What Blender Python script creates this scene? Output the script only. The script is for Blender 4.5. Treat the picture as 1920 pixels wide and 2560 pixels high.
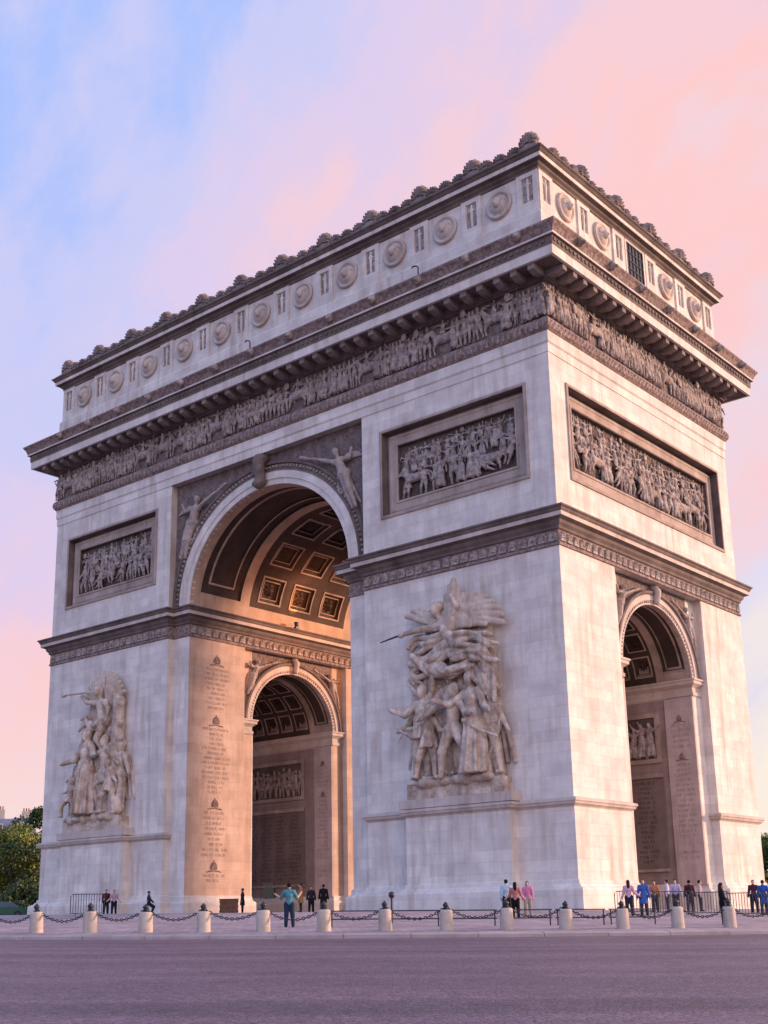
import bpy, math, random
import numpy as np
from mathutils import Matrix, Vector

rnd = random.Random(7)
for o in list(bpy.data.objects):
    bpy.data.objects.remove(o)
scene = bpy.context.scene
col = scene.collection

# ------------------------------------------------------------------ camera
YAW, PITCH, ROLL = 0.69602, 0.25549, -0.01979
CAM = Vector((35.854, -59.069, -0.18))
fw = Vector((-math.sin(YAW) * math.cos(PITCH), math.cos(YAW) * math.cos(PITCH), math.sin(PITCH)))
rt = Vector((math.cos(YAW), math.sin(YAW), 0))
up = rt.cross(fw)
r2 = rt * math.cos(ROLL) + up * math.sin(ROLL)
u2 = -rt * math.sin(ROLL) + up * math.cos(ROLL)
cd = bpy.data.cameras.new('camera')
cam = bpy.data.objects.new('camera', cd)
col.objects.link(cam)
cam.matrix_world = Matrix(((r2.x, u2.x, -fw.x, CAM.x), (r2.y, u2.y, -fw.y, CAM.y), (r2.z, u2.z, -fw.z, CAM.z), (0, 0, 0, 1)))
cd.sensor_fit = 'VERTICAL'
cd.sensor_height = 36.0
cd.lens = 36.0 * 3033.78 / 2560.0
cd.shift_y = 215.54 / 2560.0
cd.clip_start = 0.1
cd.clip_end = 4000
scene.camera = cam

# ------------------------------------------------------------------ light
SUN_AZ = math.radians(37)          # from +y towards +x
SUN_EL = math.radians(9)
sd = bpy.data.lights.new('sun', 'SUN')
sd.energy = 5.0
sd.angle = math.radians(5)
sd.color = (1.0, 0.60, 0.44)
sun = bpy.data.objects.new('sun', sd)
col.objects.link(sun)
sdir = Vector((math.sin(SUN_AZ) * math.cos(SUN_EL), math.cos(SUN_AZ) * math.cos(SUN_EL), math.sin(SUN_EL)))
sun.rotation_euler = sdir.to_track_quat('Z', 'Y').to_euler()

scene.view_settings.view_transform = 'Standard'
scene.view_settings.look = 'None'
scene.view_settings.exposure = 0.35
scene.view_settings.gamma = 1.0
scene.view_settings.use_curve_mapping = False


def srgb(r, g, b):
    f = lambda c: (c / 255 / 12.92) if c / 255 <= 0.04045 else ((c / 255 + 0.055) / 1.055) ** 2.4
    return (f(r), f(g), f(b), 1.0)


SEED = 6.6


def make_world():
    w = bpy.data.worlds.new('World')
    scene.world = w
    w.use_nodes = True
    nt = w.node_tree
    nt.nodes.clear()
    N = nt.nodes.new
    L = nt.links.new
    out = N('ShaderNodeOutputWorld')
    bg = N('ShaderNodeBackground')
    L(bg.outputs[0], out.inputs[0])
    tc = N('ShaderNodeTexCoord')
    dirv = tc.outputs['Generated']
    sep = N('ShaderNodeSeparateXYZ')
    L(dirv, sep.inputs[0])

    def dot(v):
        n = N('ShaderNodeVectorMath')
        n.operation = 'DOT_PRODUCT'
        L(dirv, n.inputs[0])
        n.inputs[1].default_value = v
        return n.outputs['Value']

    def mth(op, a, b=None, c=None, clamp=False):
        n = N('ShaderNodeMath')
        n.operation = op
        n.use_clamp = clamp
        for i, x in enumerate((a, b, c)):
            if x is None:
                continue
            if isinstance(x, (int, float)):
                n.inputs[i].default_value = x
            else:
                L(x, n.inputs[i])
        return n.outputs[0]
    lat = dot((math.cos(YAW), math.sin(YAW), 0))
    # clouds: long soft streaks that climb to the right
    fwd = dot((-math.sin(YAW), math.cos(YAW), 0))
    al = mth('ADD', mth('MULTIPLY', lat, 0.62), mth('MULTIPLY', sep.outputs['Z'], 0.78))
    ac = mth('SUBTRACT', mth('MULTIPLY', sep.outputs['Z'], 0.62), mth('MULTIPLY', lat, 0.78))
    cb = N('ShaderNodeCombineXYZ')
    L(mth('MULTIPLY', al, 2.1), cb.inputs[0])
    L(mth('MULTIPLY', ac, 3.7), cb.inputs[1])
    L(mth('MULTIPLY_ADD', fwd, 1.0, SEED), cb.inputs[2])

    def noise(scale, detail, rough, dist=0.0, vec=None):
        n = N('ShaderNodeTexNoise')
        n.inputs['Scale'].default_value = scale
        n.inputs['Detail'].default_value = detail
        n.inputs['Roughness'].default_value = rough
        n.inputs['Distortion'].default_value = dist
        L(vec if vec is not None else cb.outputs[0], n.inputs['Vector'])
        return n.outputs['Fac']
    n1 = noise(1.2, 5, 0.5, 0.2)
    n2 = noise(4.2, 6, 0.62, 0.3)
    cl = mth('ADD', mth('MULTIPLY', n1, 0.68), mth('MULTIPLY', n2, 0.32))
    cl = mth('SUBTRACT', cl, 0.5)
    t = mth('ADD', mth('MULTIPLY', sep.outputs['Z'], 0.72), mth('MULTIPLY', lat, -0.52))
    t = mth('MULTIPLY_ADD', cl, 0.95, t)
    away = mth('MAXIMUM', dot((0.62, -0.78, 0.0)), 0.0)
    t = mth('MULTIPLY_ADD', away, 0.13, t)
    t = mth('MULTIPLY_ADD', t, 1.06, 0.15, clamp=True)
    cr = N('ShaderNodeValToRGB')
    L(t, cr.inputs[0])
    e = cr.color_ramp
    e.interpolation = 'EASE'
    pts = [(0.0, (252, 240, 228)), (0.09, (243, 232, 232)), (0.17, (228, 222, 241)), (0.25, (243, 214, 224)), (0.34, (254, 206, 207)), (0.46, (247, 208, 218)),
           (0.58, (224, 207, 238)), (0.70, (205, 206, 247)), (0.85, (168, 194, 255)), (1.0, (132, 176, 255))]
    e.elements[0].position = pts[0][0]
    e.elements[0].color = srgb(*pts[0][1])
    e.elements[1].position = pts[1][0]
    e.elements[1].color = srgb(*pts[1][1])
    for p, c in pts[2:]:
        q = e.elements.new(p)
        q.color = srgb(*c)
    hz = mth('SUBTRACT', 1.0, mth('MULTIPLY', sep.outputs['Z'], 4.2), clamp=True)
    hz = mth('MULTIPLY', mth('MULTIPLY', hz, hz), 0.85)
    hm = N('ShaderNodeMix')
    hm.data_type = 'RGBA'
    L(hz, hm.inputs['Factor'])
    L(cr.outputs[0], hm.inputs['A'])
    hm.inputs['B'].default_value = srgb(253, 238, 220)
    # the sky opposite the glow is the clear, bright half
    back = dot((0.80, -0.50, 0.33))
    k = mth('MULTIPLY_ADD', mth('MAXIMUM', back, 0.0), 0.95, 0.785)
    L(hm.outputs['Result'], bg.inputs['Color'])
    L(k, bg.inputs['Strength'])


make_world()

# ------------------------------------------------------------------ materials
MATS = {}


def new_mat(name):
    m = bpy.data.materials.new(name)
    m.use_nodes = True
    nt = m.node_tree
    nt.nodes.clear()
    out = nt.nodes.new('ShaderNodeOutputMaterial')
    b = nt.nodes.new('ShaderNodeBsdfPrincipled')
    nt.links.new(b.outputs[0], out.inputs[0])
    b.inputs['Specular IOR Level'].default_value = 0.25
    MATS[name] = m
    return m, nt, b


class NB:
    def __init__(s, nt):
        s.nt = nt

    def n(s, t, **kw):
        x = s.nt.nodes.new(t)
        for k, v in kw.items():
            setattr(x, k, v)
        return x

    def l(s, a, b):
        s.nt.links.new(a, b)

    def val(s, sock, v):
        if hasattr(v, 'is_output') or isinstance(v, bpy.types.NodeSocket):
            s.l(v, sock)
        else:
            sock.default_value = v

    def math(s, op, a, b=0.0, clamp=False):
        x = s.n('ShaderNodeMath', operation=op, use_clamp=clamp)
        s.val(x.inputs[0], a)
        s.val(x.inputs[1], b)
        return x.outputs[0]

    def mix(s, f, a, b, mode='MIX'):
        x = s.n('ShaderNodeMix', data_type='RGBA', blend_type=mode)
        s.val(x.inputs['Factor'], f)
        s.val(x.inputs['A'], a)
        s.val(x.inputs['B'], b)
        return x.outputs['Result']

    def noise(s, vec, scale, detail=4, rough=0.55, dist=0.0):
        x = s.n('ShaderNodeTexNoise')
        s.val(x.inputs['Vector'], vec)
        x.inputs['Scale'].default_value = scale
        x.inputs['Detail'].default_value = detail
        x.inputs['Roughness'].default_value = rough
        x.inputs['Distortion'].default_value = dist
        return x.outputs['Fac']

    def ramp(s, f, stops):
        x = s.n('ShaderNodeValToRGB')
        s.val(x.inputs[0], f)
        e = x.color_ramp
        for i, (p, c) in enumerate(stops):
            c = c if len(c) == 4 else (*c, 1)
            if i < 2:
                e.elements[i].position = p
                e.elements[i].color = c
            else:
                q = e.elements.new(p)
                q.color = c
        return x.outputs[0]

    def scale(s, vec, v):
        x = s.n('ShaderNodeVectorMath', operation='MULTIPLY')
        s.val(x.inputs[0], vec)
        x.inputs[1].default_value = v
        return x.outputs[0]

    def bump(s, h, strength, dist=0.02):
        x = s.n('ShaderNodeBump')
        x.inputs['Strength'].default_value = strength
        x.inputs['Distance'].default_value = dist
        s.val(x.inputs['Height'], h)
        return x.outputs[0]

    def pos(s):
        return s.n('ShaderNodeNewGeometry').outputs['Position']


def stone(name, light, dark, blocks=True, stain=0.5, stain_col=(0.16, 0.12, 0.10), rough=0.85, bump=0.35, fine=1.0, blockvar=0.5, carve=0.0, patch_scale=0.55):
    m, nt, b = new_mat(name)
    q = NB(nt)
    P = q.pos()
    base = q.ramp(q.noise(P, patch_scale, 6, 0.65), [(0.3, (*dark, 1)), (0.68, (*light, 1))])
    if blocks:
        sp = q.n('ShaderNodeSeparateXYZ')
        q.l(P, sp.inputs[0])
        cb = q.n('ShaderNodeCombineXYZ')
        q.l(q.math('ADD', sp.outputs[0], sp.outputs[1]), cb.inputs[0])
        q.l(sp.outputs[2], cb.inputs[1])
        br = q.n('ShaderNodeTexBrick')
        q.l(cb.outputs[0], br.inputs['Vector'])
        br.inputs['Scale'].default_value = 1.0
        br.inputs['Brick Width'].default_value = 1.75
        br.inputs['Row Height'].default_value = 0.66
        br.inputs['Mortar Size'].default_value = 0.016
        br.inputs['Mortar Smooth'].default_value = 0.4
        br.inputs['Bias'].default_value = 0.0
        br.inputs['Color1'].default_value = (1.08, 1.06, 1.04, 1)
        br.inputs['Color2'].default_value = (0.84, 0.82, 0.82, 1)
        br.inputs['Mortar'].default_value = (0.80, 0.76, 0.74, 1)
        base = q.mix(blockvar, base, q.mix(1.0, base, br.outputs['Color'], 'MULTIPLY'))
    streak = q.noise(q.scale(P, (1.3, 1.3, 0.13)), 1.0, 5, 0.65, 0.3)
    patch = q.noise(P, 0.23, 3, 0.5)
    f = q.math('MULTIPLY', q.ramp(streak, [(0.45, (0, 0, 0)), (0.68, (1, 1, 1))]), q.ramp(patch, [(0.35, (0.15, 0.15, 0.15)), (0.65, (1, 1, 1))]))
    colr = q.mix(q.math('MULTIPLY', f, stain), base, (*stain_col, 1))
    q.l(colr, b.inputs['Base Color'])
    b.inputs['Roughness'].default_value = rough
    h = q.noise(P, 9.0 * fine, 6, 0.65)
    if blocks:
        h = q.math('MULTIPLY_ADD', br.outputs['Fac'], -1.2) if False else q.math('SUBTRACT', h, q.math('MULTIPLY', br.outputs['Fac'], 1.2))
    if carve:
        cv = q.noise(q.scale(P, (1.0, 1.0, 0.8)), 3.4, 4, 0.55, 0.8)
        nb = q.n('ShaderNodeBump')
        nb.inputs['Strength'].default_value = 0.75 * carve
        nb.inputs['Distance'].default_value = 0.30
        q.l(cv, nb.inputs['Height'])
        nb2 = q.n('ShaderNodeBump')
        nb2.inputs['Strength'].default_value = bump
        nb2.inputs['Distance'].default_value = 0.04
        q.l(h, nb2.inputs['Height'])
        q.l(nb.outputs[0], nb2.inputs['Normal'])
        q.l(nb2.outputs[0], b.inputs['Normal'])
        return m
    q.l(q.bump(h, bump, 0.04), b.inputs['Normal'])
    return m


LS = (0.73, 0.685, 0.605)
stone('wall_stone', LS, (0.53, 0.48, 0.43), True, 0.74, (0.37, 0.28, 0.21), blockvar=0.65)
stone('trim_stone', (0.58, 0.50, 0.43), (0.40, 0.33, 0.28), False, 0.6, (0.22, 0.15, 0.11))
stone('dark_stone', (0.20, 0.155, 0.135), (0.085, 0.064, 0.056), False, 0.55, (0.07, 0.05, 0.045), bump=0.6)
stone('relief_stone', (0.50, 0.42, 0.37), (0.13, 0.098, 0.085), False, 0.55, (0.07, 0.052, 0.043), bump=0.8, carve=0.8, patch_scale=2.6)
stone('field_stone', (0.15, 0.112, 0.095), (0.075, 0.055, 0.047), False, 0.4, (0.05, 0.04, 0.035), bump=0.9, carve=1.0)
stone('sculpture_stone', (0.72, 0.61, 0.50), (0.29, 0.20, 0.14), False, 0.85, (0.15, 0.095, 0.06), bump=0.65, carve=0.48, patch_scale=1.5)
stone('wing_stone', (0.60, 0.485, 0.385), (0.38, 0.285, 0.21), False, 0.6, (0.2, 0.135, 0.09), bump=0.4, patch_scale=0.9)
stone('crest_stone', (0.30, 0.245, 0.22), (0.14, 0.11, 0.10), False, 0.5, (0.08, 0.06, 0.055), bump=0.7)
stone('pilaster_stone', (0.52, 0.43, 0.385), (0.38, 0.31, 0.275), True, 0.6, (0.2, 0.15, 0.125))
stone('jamb_glow_stone', (0.60, 0.445, 0.34), (0.44, 0.315, 0.235), True, 0.6, (0.27, 0.175, 0.12), blockvar=0.55)  # ochre jamb stone, with the passage's orange glow put into its colour
stone('jamb_glow_trim', (0.52, 0.375, 0.28), (0.36, 0.25, 0.18), False, 0.6, (0.2, 0.13, 0.09))  # vault ribs and bands: warm glow tinted into the base colour too
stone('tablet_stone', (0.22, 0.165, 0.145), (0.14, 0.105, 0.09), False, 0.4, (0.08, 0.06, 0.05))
stone('frame_stone', (0.44, 0.355, 0.295), (0.27, 0.205, 0.165), False, 0.6, (0.13, 0.09, 0.07))
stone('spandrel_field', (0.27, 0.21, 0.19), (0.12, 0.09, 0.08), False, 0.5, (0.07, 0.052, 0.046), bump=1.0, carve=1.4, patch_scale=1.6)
stone('spandrel_stone', (0.50, 0.42, 0.37), (0.26, 0.20, 0.17), False, 0.5, (0.12, 0.085, 0.07), bump=0.8, carve=1.0)
stone('vault_stone', (0.46, 0.36, 0.29), (0.20, 0.15, 0.12), False, 0.4, (0.09, 0.06, 0.05), bump=0.4)
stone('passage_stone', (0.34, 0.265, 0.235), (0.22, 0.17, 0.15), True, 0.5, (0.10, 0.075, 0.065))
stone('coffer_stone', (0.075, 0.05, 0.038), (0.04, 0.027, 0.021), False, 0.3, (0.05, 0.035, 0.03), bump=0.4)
stone('bollard_stone', (0.50, 0.43, 0.36), (0.36, 0.30, 0.25), False, 0.6, (0.20, 0.16, 0.13), bump=0.5, fine=2.0, patch_scale=2.5)


def band_mat():
    """carved ornament band: light scrolls on a dirty ground"""
    m, nt, b = new_mat('band_stone')
    q = NB(nt)
    P = q.pos()
    v = q.n('ShaderNodeTexVoronoi')
    q.l(P, v.inputs['Vector'])
    v.inputs['Scale'].default_value = 3.4
    h = q.math('ADD', q.math('MULTIPLY', v.outputs['Distance'], 0.45), q.math('MULTIPLY', q.noise(P, 5.0, 6, 0.7, 0.6), 1.0))
    c = q.ramp(h, [(0.45, (0.29, 0.225, 0.20)), (0.95, (0.115, 0.085, 0.078))])
    c = q.mix(q.noise(P, 0.3, 3), c, q.mix(1.0, c, (1.5, 1.4, 1.35, 1), 'MULTIPLY'))
    q.l(c, b.inputs['Base Color'])
    b.inputs['Roughness'].default_value = 0.85
    q.l(q.bump(h, 0.9, 0.12), b.inputs['Normal'])


band_mat()


def simple(name, c, rough=0.6, var=0.25, nscale=6.0, metal=0.0, bump=0.1, spec=0.3):
    m, nt, b = new_mat(name)
    q = NB(nt)
    tcn = q.n('ShaderNodeTexCoord').outputs['Object']
    n = q.noise(tcn, nscale, 4, 0.6)
    c2 = tuple(x * (1 - var) for x in c)
    q.l(q.ramp(n, [(0.35, (*c2, 1)), (0.65, (*c, 1))]), b.inputs['Base Color'])
    b.inputs['Roughness'].default_value = rough
    b.inputs['Metallic'].default_value = metal
    b.inputs['Specular IOR Level'].default_value = spec
    q.l(q.bump(n, bump, 0.02), b.inputs['Normal'])
    return m


simple('iron', (0.022, 0.020, 0.024), 0.5, 0.4, 12, 0.0, 0.2, 0.5)
simple('steel', (0.075, 0.072, 0.085), 0.5, 0.3, 10, 0.3)
simple('engraving', (0.40, 0.29, 0.235), 0.9, 0.5, 3)
simple('engraving_dark', (0.10, 0.074, 0.064), 0.9, 0.4, 3)
simple('emblem', (0.28, 0.185, 0.15), 0.9, 0.5, 3)
simple('leaf_dark', (0.06, 0.098, 0.03), 0.6, 0.5, 1.5)
simple('leaf_light', (0.20, 0.24, 0.035), 0.6, 0.5, 1.5)
simple('bark', (0.06, 0.045, 0.035), 0.9, 0.4, 5)
simple('slate', (0.16, 0.18, 0.24), 0.6, 0.25, 2)
simple('house_wall', (0.50, 0.43, 0.38), 0.9, 0.2, 1)
simple('terracotta', (0.35, 0.15, 0.09), 0.9, 0.3, 3)
simple('glass_dark', (0.02, 0.022, 0.028), 0.1, 0.2, 2, 0, 0.0, 0.6)
simple('car_green', (0.015, 0.09, 0.05), 0.25, 0.1, 2, 0, 0.0, 0.6)
simple('rubber', (0.015, 0.015, 0.015), 0.8, 0.2, 5)
simple('cardboard', (0.16, 0.085, 0.05), 0.9, 0.3, 3)


def road_mat():
    m, nt, b = new_mat('road_setts')
    q = NB(nt)
    P = q.pos()
    v = q.n('ShaderNodeTexVoronoi', feature='DISTANCE_TO_EDGE')
    q.l(P, v.inputs['Vector'])
    v.inputs['Scale'].default_value = 9.5
    vc = q.n('ShaderNodeTexVoronoi')
    q.l(P, vc.inputs['Vector'])
    vc.inputs['Scale'].default_value = 9.5
    sp = q.n('ShaderNodeSeparateXYZ')
    q.l(vc.outputs['Color'], sp.inputs[0])
    gap = q.ramp(v.outputs['Distance'], [(0.0, (0, 0, 0)), (0.12, (1, 1, 1))])
    big = q.noise(q.scale(P, (0.5, 1.6, 1.0)), 0.22, 5, 0.6, 0.6)
    fine = q.noise(P, 30, 4, 0.6)
    c = q.ramp(sp.outputs[0], [(0.0, (0.115, 0.086, 0.105)), (1.0, (0.19, 0.146, 0.172))])
    c = q.mix(0.6, c, q.mix(1.0, c, q.ramp(big, [(0.3, (0.75, 0.72, 0.74)), (0.7, (1.3, 1.22, 1.25))]), 'MULTIPLY'))
    c = q.mix(0.5, c, q.mix(1.0, c, q.ramp(fine, [(0.3, (0.6, 0.6, 0.6)), (0.7, (1.4, 1.4, 1.4))]), 'MULTIPLY'))
    c = q.mix(gap, (0.058, 0.042, 0.051, 1), c)
    # worn lanes that follow the circle of the roundabout
    dv = q.n('ShaderNodeVectorMath', operation='DISTANCE')
    q.l(P, dv.inputs[0])
    dv.inputs[1].default_value = (-25.2, 12.42, -1.0)
    lane = q.n('ShaderNodeTexNoise', noise_dimensions='1D')
    q.l(q.math('ADD', dv.outputs['Value'], q.math('MULTIPLY', q.noise(P, 0.08, 3), 5.0)), lane.inputs['W'])
    lane.inputs['Scale'].default_value = 0.42
    lane.inputs['Detail'].default_value = 4
    c = q.mix(0.75, c, q.mix(1.0, c, q.ramp(lane.outputs['Fac'], [(0.3, (0.70, 0.68, 0.70)), (0.7, (1.32, 1.26, 1.28))]), 'MULTIPLY'))
    spot = q.ramp(q.noise(P, 0.9, 3, 0.5), [(0.62, (1, 1, 1)), (0.72, (0.72, 0.70, 0.72))])
    c = q.mix(1.0, c, spot, 'MULTIPLY')
    q.l(c, b.inputs['Base Color'])
    b.inputs['Roughness'].default_value = 0.62
    b.inputs['Specular IOR Level'].default_value = 0.35
    h = q.math('ADD', q.math('MULTIPLY', gap, 0.6), q.math('MULTIPLY', fine, 0.4))
    q.l(q.bump(h, 0.55, 0.03), b.inputs['Normal'])


road_mat()


def plaza_mat():
    m, nt, b = new_mat('plaza_paving')
    q = NB(nt)
    P = q.pos()
    br = q.n('ShaderNodeTexBrick')
    q.l(P, br.inputs['Vector'])
    br.inputs['Scale'].default_value = 1.0
    br.inputs['Brick Width'].default_value = 0.5
    br.inputs['Row Height'].default_value = 0.25
    br.inputs['Mortar Size'].default_value = 0.012
    br.inputs['Color1'].default_value = (0.38, 0.31, 0.31, 1)
    br.inputs['Color2'].default_value = (0.28, 0.23, 0.235, 1)
    br.inputs['Mortar'].default_value = (0.12, 0.10, 0.10, 1)
    n = q.noise(P, 0.5, 5, 0.6)
    c = q.mix(1.0, br.outputs['Color'], q.ramp(n, [(0.3, (0.75, 0.75, 0.75)), (0.7, (1.25, 1.22, 1.2))]), 'MULTIPLY')
    q.l(c, b.inputs['Base Color'])
    b.inputs['Roughness'].default_value = 0.75
    q.l(q.bump(q.noise(P, 12, 4), 0.25, 0.02), b.inputs['Normal'])


plaza_mat()
stone('kerb_stone', (0.40, 0.33, 0.31), (0.28, 0.23, 0.22), False, 0.3, (0.15, 0.12, 0.11), bump=0.3)


# ------------------------------------------------------------------ helpers
def tag(o, label=None, cat=None, group=None, kind=None):
    for k, v in (('label', label), ('category', cat), ('group', group), ('kind', kind)):
        if v:
            o[k] = v
    return o


def link(name, me, mat=None, parent=None, loc=None, rot=None, scl=None):
    if mat is not None and not me.materials:
        me.materials.append(MATS[mat])
    o = bpy.data.objects.new(name, me)
    col.objects.link(o)
    if parent is not None:
        o.parent = parent
    if loc is not None:
        o.location = loc
    if rot is not None:
        o.rotation_euler = rot
    if scl is not None:
        o.scale = scl
    return o


def empty(name, loc=(0, 0, 0), rz=0.0):
    o = bpy.data.objects.new(name, None)
    col.objects.link(o)
    o.location = loc
    o.rotation_euler = (0, 0, rz)
    return o


class MB:
    def __init__(s):
        s.v = []
        s.f = []

    def add(s, vs, fs):
        k = len(s.v)
        s.v += [tuple(map(float, a)) for a in vs]
        s.f += [tuple(i + k for i in a) for a in fs]
        return s

    def box(s, x0, x1, y0, y1, z0, z1):
        return s.add([(x0, y0, z0), (x1, y0, z0), (x1, y1, z0), (x0, y1, z0), (x0, y0, z1), (x1, y0, z1), (x1, y1, z1), (x0, y1, z1)],
                     [(0, 3, 2, 1), (4, 5, 6, 7), (0, 1, 5, 4), (1, 2, 6, 5), (2, 3, 7, 6), (3, 0, 4, 7)])

    def prism(s, poly, z0, z1, cap=True):
        n = len(poly)
        fs = [(i, (i + 1) % n, n + (i + 1) % n, n + i) for i in range(n)]
        if cap:
            fs += [tuple(range(n))[::-1], tuple(range(n, 2 * n))]
        return s.add([(x, y, z0) for x, y in poly] + [(x, y, z1) for x, y in poly], fs)

    def tube(s, pts, r, n=8, r1=None, cap=True):
        pts = [Vector(p) for p in pts]
        m = len(pts)
        vs, fs = [], []
        for i, p in enumerate(pts):
            t = (pts[min(i + 1, m - 1)] - pts[max(i - 1, 0)]).normalized()
            a = t.orthogonal().normalized() if abs(t.z) > 0.95 else t.cross(Vector((0, 0, 1))).normalized()
            b = t.cross(a)
            rr = r if r1 is None else r + (r1 - r) * i / max(1, m - 1)
            vs += [p + (a * math.cos(6.28318 * k / n) + b * math.sin(6.28318 * k / n)) * rr for k in range(n)]
        for i in range(m - 1):
            for k in range(n):
                fs.append((i * n + k, i * n + (k + 1) % n, (i + 1) * n + (k + 1) % n, (i + 1) * n + k))
        if cap:
            fs += [tuple(range(n)), tuple(range((m - 1) * n, m * n))]
        return s.add(vs, fs)

    def lathe(s, prof, n=16, c=(0, 0, 0)):
        vs, fs = [], []
        for r, z in prof:
            vs += [(c[0] + r * math.cos(6.28318 * k / n), c[1] + r * math.sin(6.28318 * k / n), c[2] + z) for k in range(n)]
        for i in range(len(prof) - 1):
            for k in range(n):
                fs.append((i * n + k, i * n + (k + 1) % n, (i + 1) * n + (k + 1) % n, (i + 1) * n + k))
        fs += [tuple(range(n))[::-1], tuple(range((len(prof) - 1) * n, len(prof) * n))]
        return s.add(vs, fs)

    def mesh(s, name, mat=None, smooth=False):
        me = bpy.data.meshes.new(name)
        me.from_pydata(s.v, [], s.f)
        if smooth:
            me.polygons.foreach_set('use_smooth', [True] * len(me.polygons))
        if mat:
            me.materials.append(MATS[mat])
        me.update()
        return me

    def build(s, name, mat, parent=None, smooth=False, **kw):
        return link(name, s.mesh(name, mat, smooth), None, parent, **kw)


def offset_poly(poly, p):
    """offset a rectilinear polygon outwards (corners mitred)"""
    n = len(poly)
    area = sum(poly[i][0] * poly[(i + 1) % n][1] - poly[(i + 1) % n][0] * poly[i][1] for i in range(n))
    sg = 1 if area > 0 else -1
    nor = []
    for i in range(n):
        dx, dy = poly[(i + 1) % n][0] - poly[i][0], poly[(i + 1) % n][1] - poly[i][1]
        l = math.hypot(dx, dy)
        nor.append((sg * dy / l, -sg * dx / l))
    return [(poly[i][0] + p * (nor[i - 1][0] + nor[i][0]), poly[i][1] + p * (nor[i - 1][1] + nor[i][1])) for i in range(n)]


def moulding(poly, prof):
    """sweep a profile [(projection, z)...] round a polygon"""
    m = MB()
    n = len(poly)
    vs, fs = [], []
    for p, z in prof:
        vs += [(x, y, z) for x, y in offset_poly(poly, p)]
    for i in range(len(prof) - 1):
        for k in range(n):
            fs.append((i * n + k, i * n + (k + 1) % n, (i + 1) * n + (k + 1) % n, (i + 1) * n + k))
    return m.add(vs, fs)


# ------------------------------------------------------------------ implicit figures (smooth union of tapered capsules, meshed by surface nets)
def surf_nets(D, o, h):
    nx, ny, nz = D.shape
    ins = D < 0
    c = np.zeros((nx - 1, ny - 1, nz - 1), np.int8)
    for i in (0, 1):
        for j in (0, 1):
            for k in (0, 1):
                c += ins[i:nx - 1 + i, j:ny - 1 + j, k:nz - 1 + k]
    act = (c > 0) & (c < 8)
    idx = -np.ones(act.shape, np.int64)
    A = np.argwhere(act)
    idx[tuple(A.T)] = np.arange(len(A))
    acc = np.zeros((len(A), 3))
    cnt = np.zeros(len(A))
    cor = [(i, j, k) for i in (0, 1) for j in (0, 1) for k in (0, 1)]
    for a in range(8):
        for b in range(a + 1, 8):
            d = [cor[b][q] - cor[a][q] for q in range(3)]
            if sum(map(abs, d)) != 1:
                continue
            va = D[A[:, 0] + cor[a][0], A[:, 1] + cor[a][1], A[:, 2] + cor[a][2]]
            vb = D[A[:, 0] + cor[b][0], A[:, 1] + cor[b][1], A[:, 2] + cor[b][2]]
            m = (va < 0) != (vb < 0)
            t = np.where(m, va / np.where(m, va - vb, 1), 0)
            for q in range(3):
                acc[:, q] += np.where(m, cor[a][q] + t * d[q], 0)
            cnt += m
    V = (A + acc / cnt[:, None]) * h + o
    F = []
    for ax in range(3):
        sl0 = [slice(None)] * 3
        sl1 = [slice(None)] * 3
        sl0[ax] = slice(0, -1)
        sl1[ax] = slice(1, None)
        x = ins[tuple(sl0)] != ins[tuple(sl1)]
        s0 = ins[tuple(sl0)]
        b, cx = [q for q in range(3) if q != ax]
        E = np.argwhere(x)
        ok = (E[:, b] > 0) & (E[:, cx] > 0) & (E[:, b] < D.shape[b] - 1) & (E[:, cx] < D.shape[cx] - 1)
        E = E[ok]
        sgn = s0[tuple(E.T)]

        def cell(db, dc):
            e = E.copy()
            e[:, b] -= db
            e[:, cx] -= dc
            return idx[tuple(e.T)]
        q = np.stack([cell(1, 1), cell(0, 1), cell(0, 0), cell(1, 0)], 1)
        if ax == 1:
            q = q[:, ::-1]
        q = np.where(sgn[:, None], q, q[:, ::-1])
        F.append(q)
    F = np.concatenate(F)
    return V, F[(F >= 0).all(1)]


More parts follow.
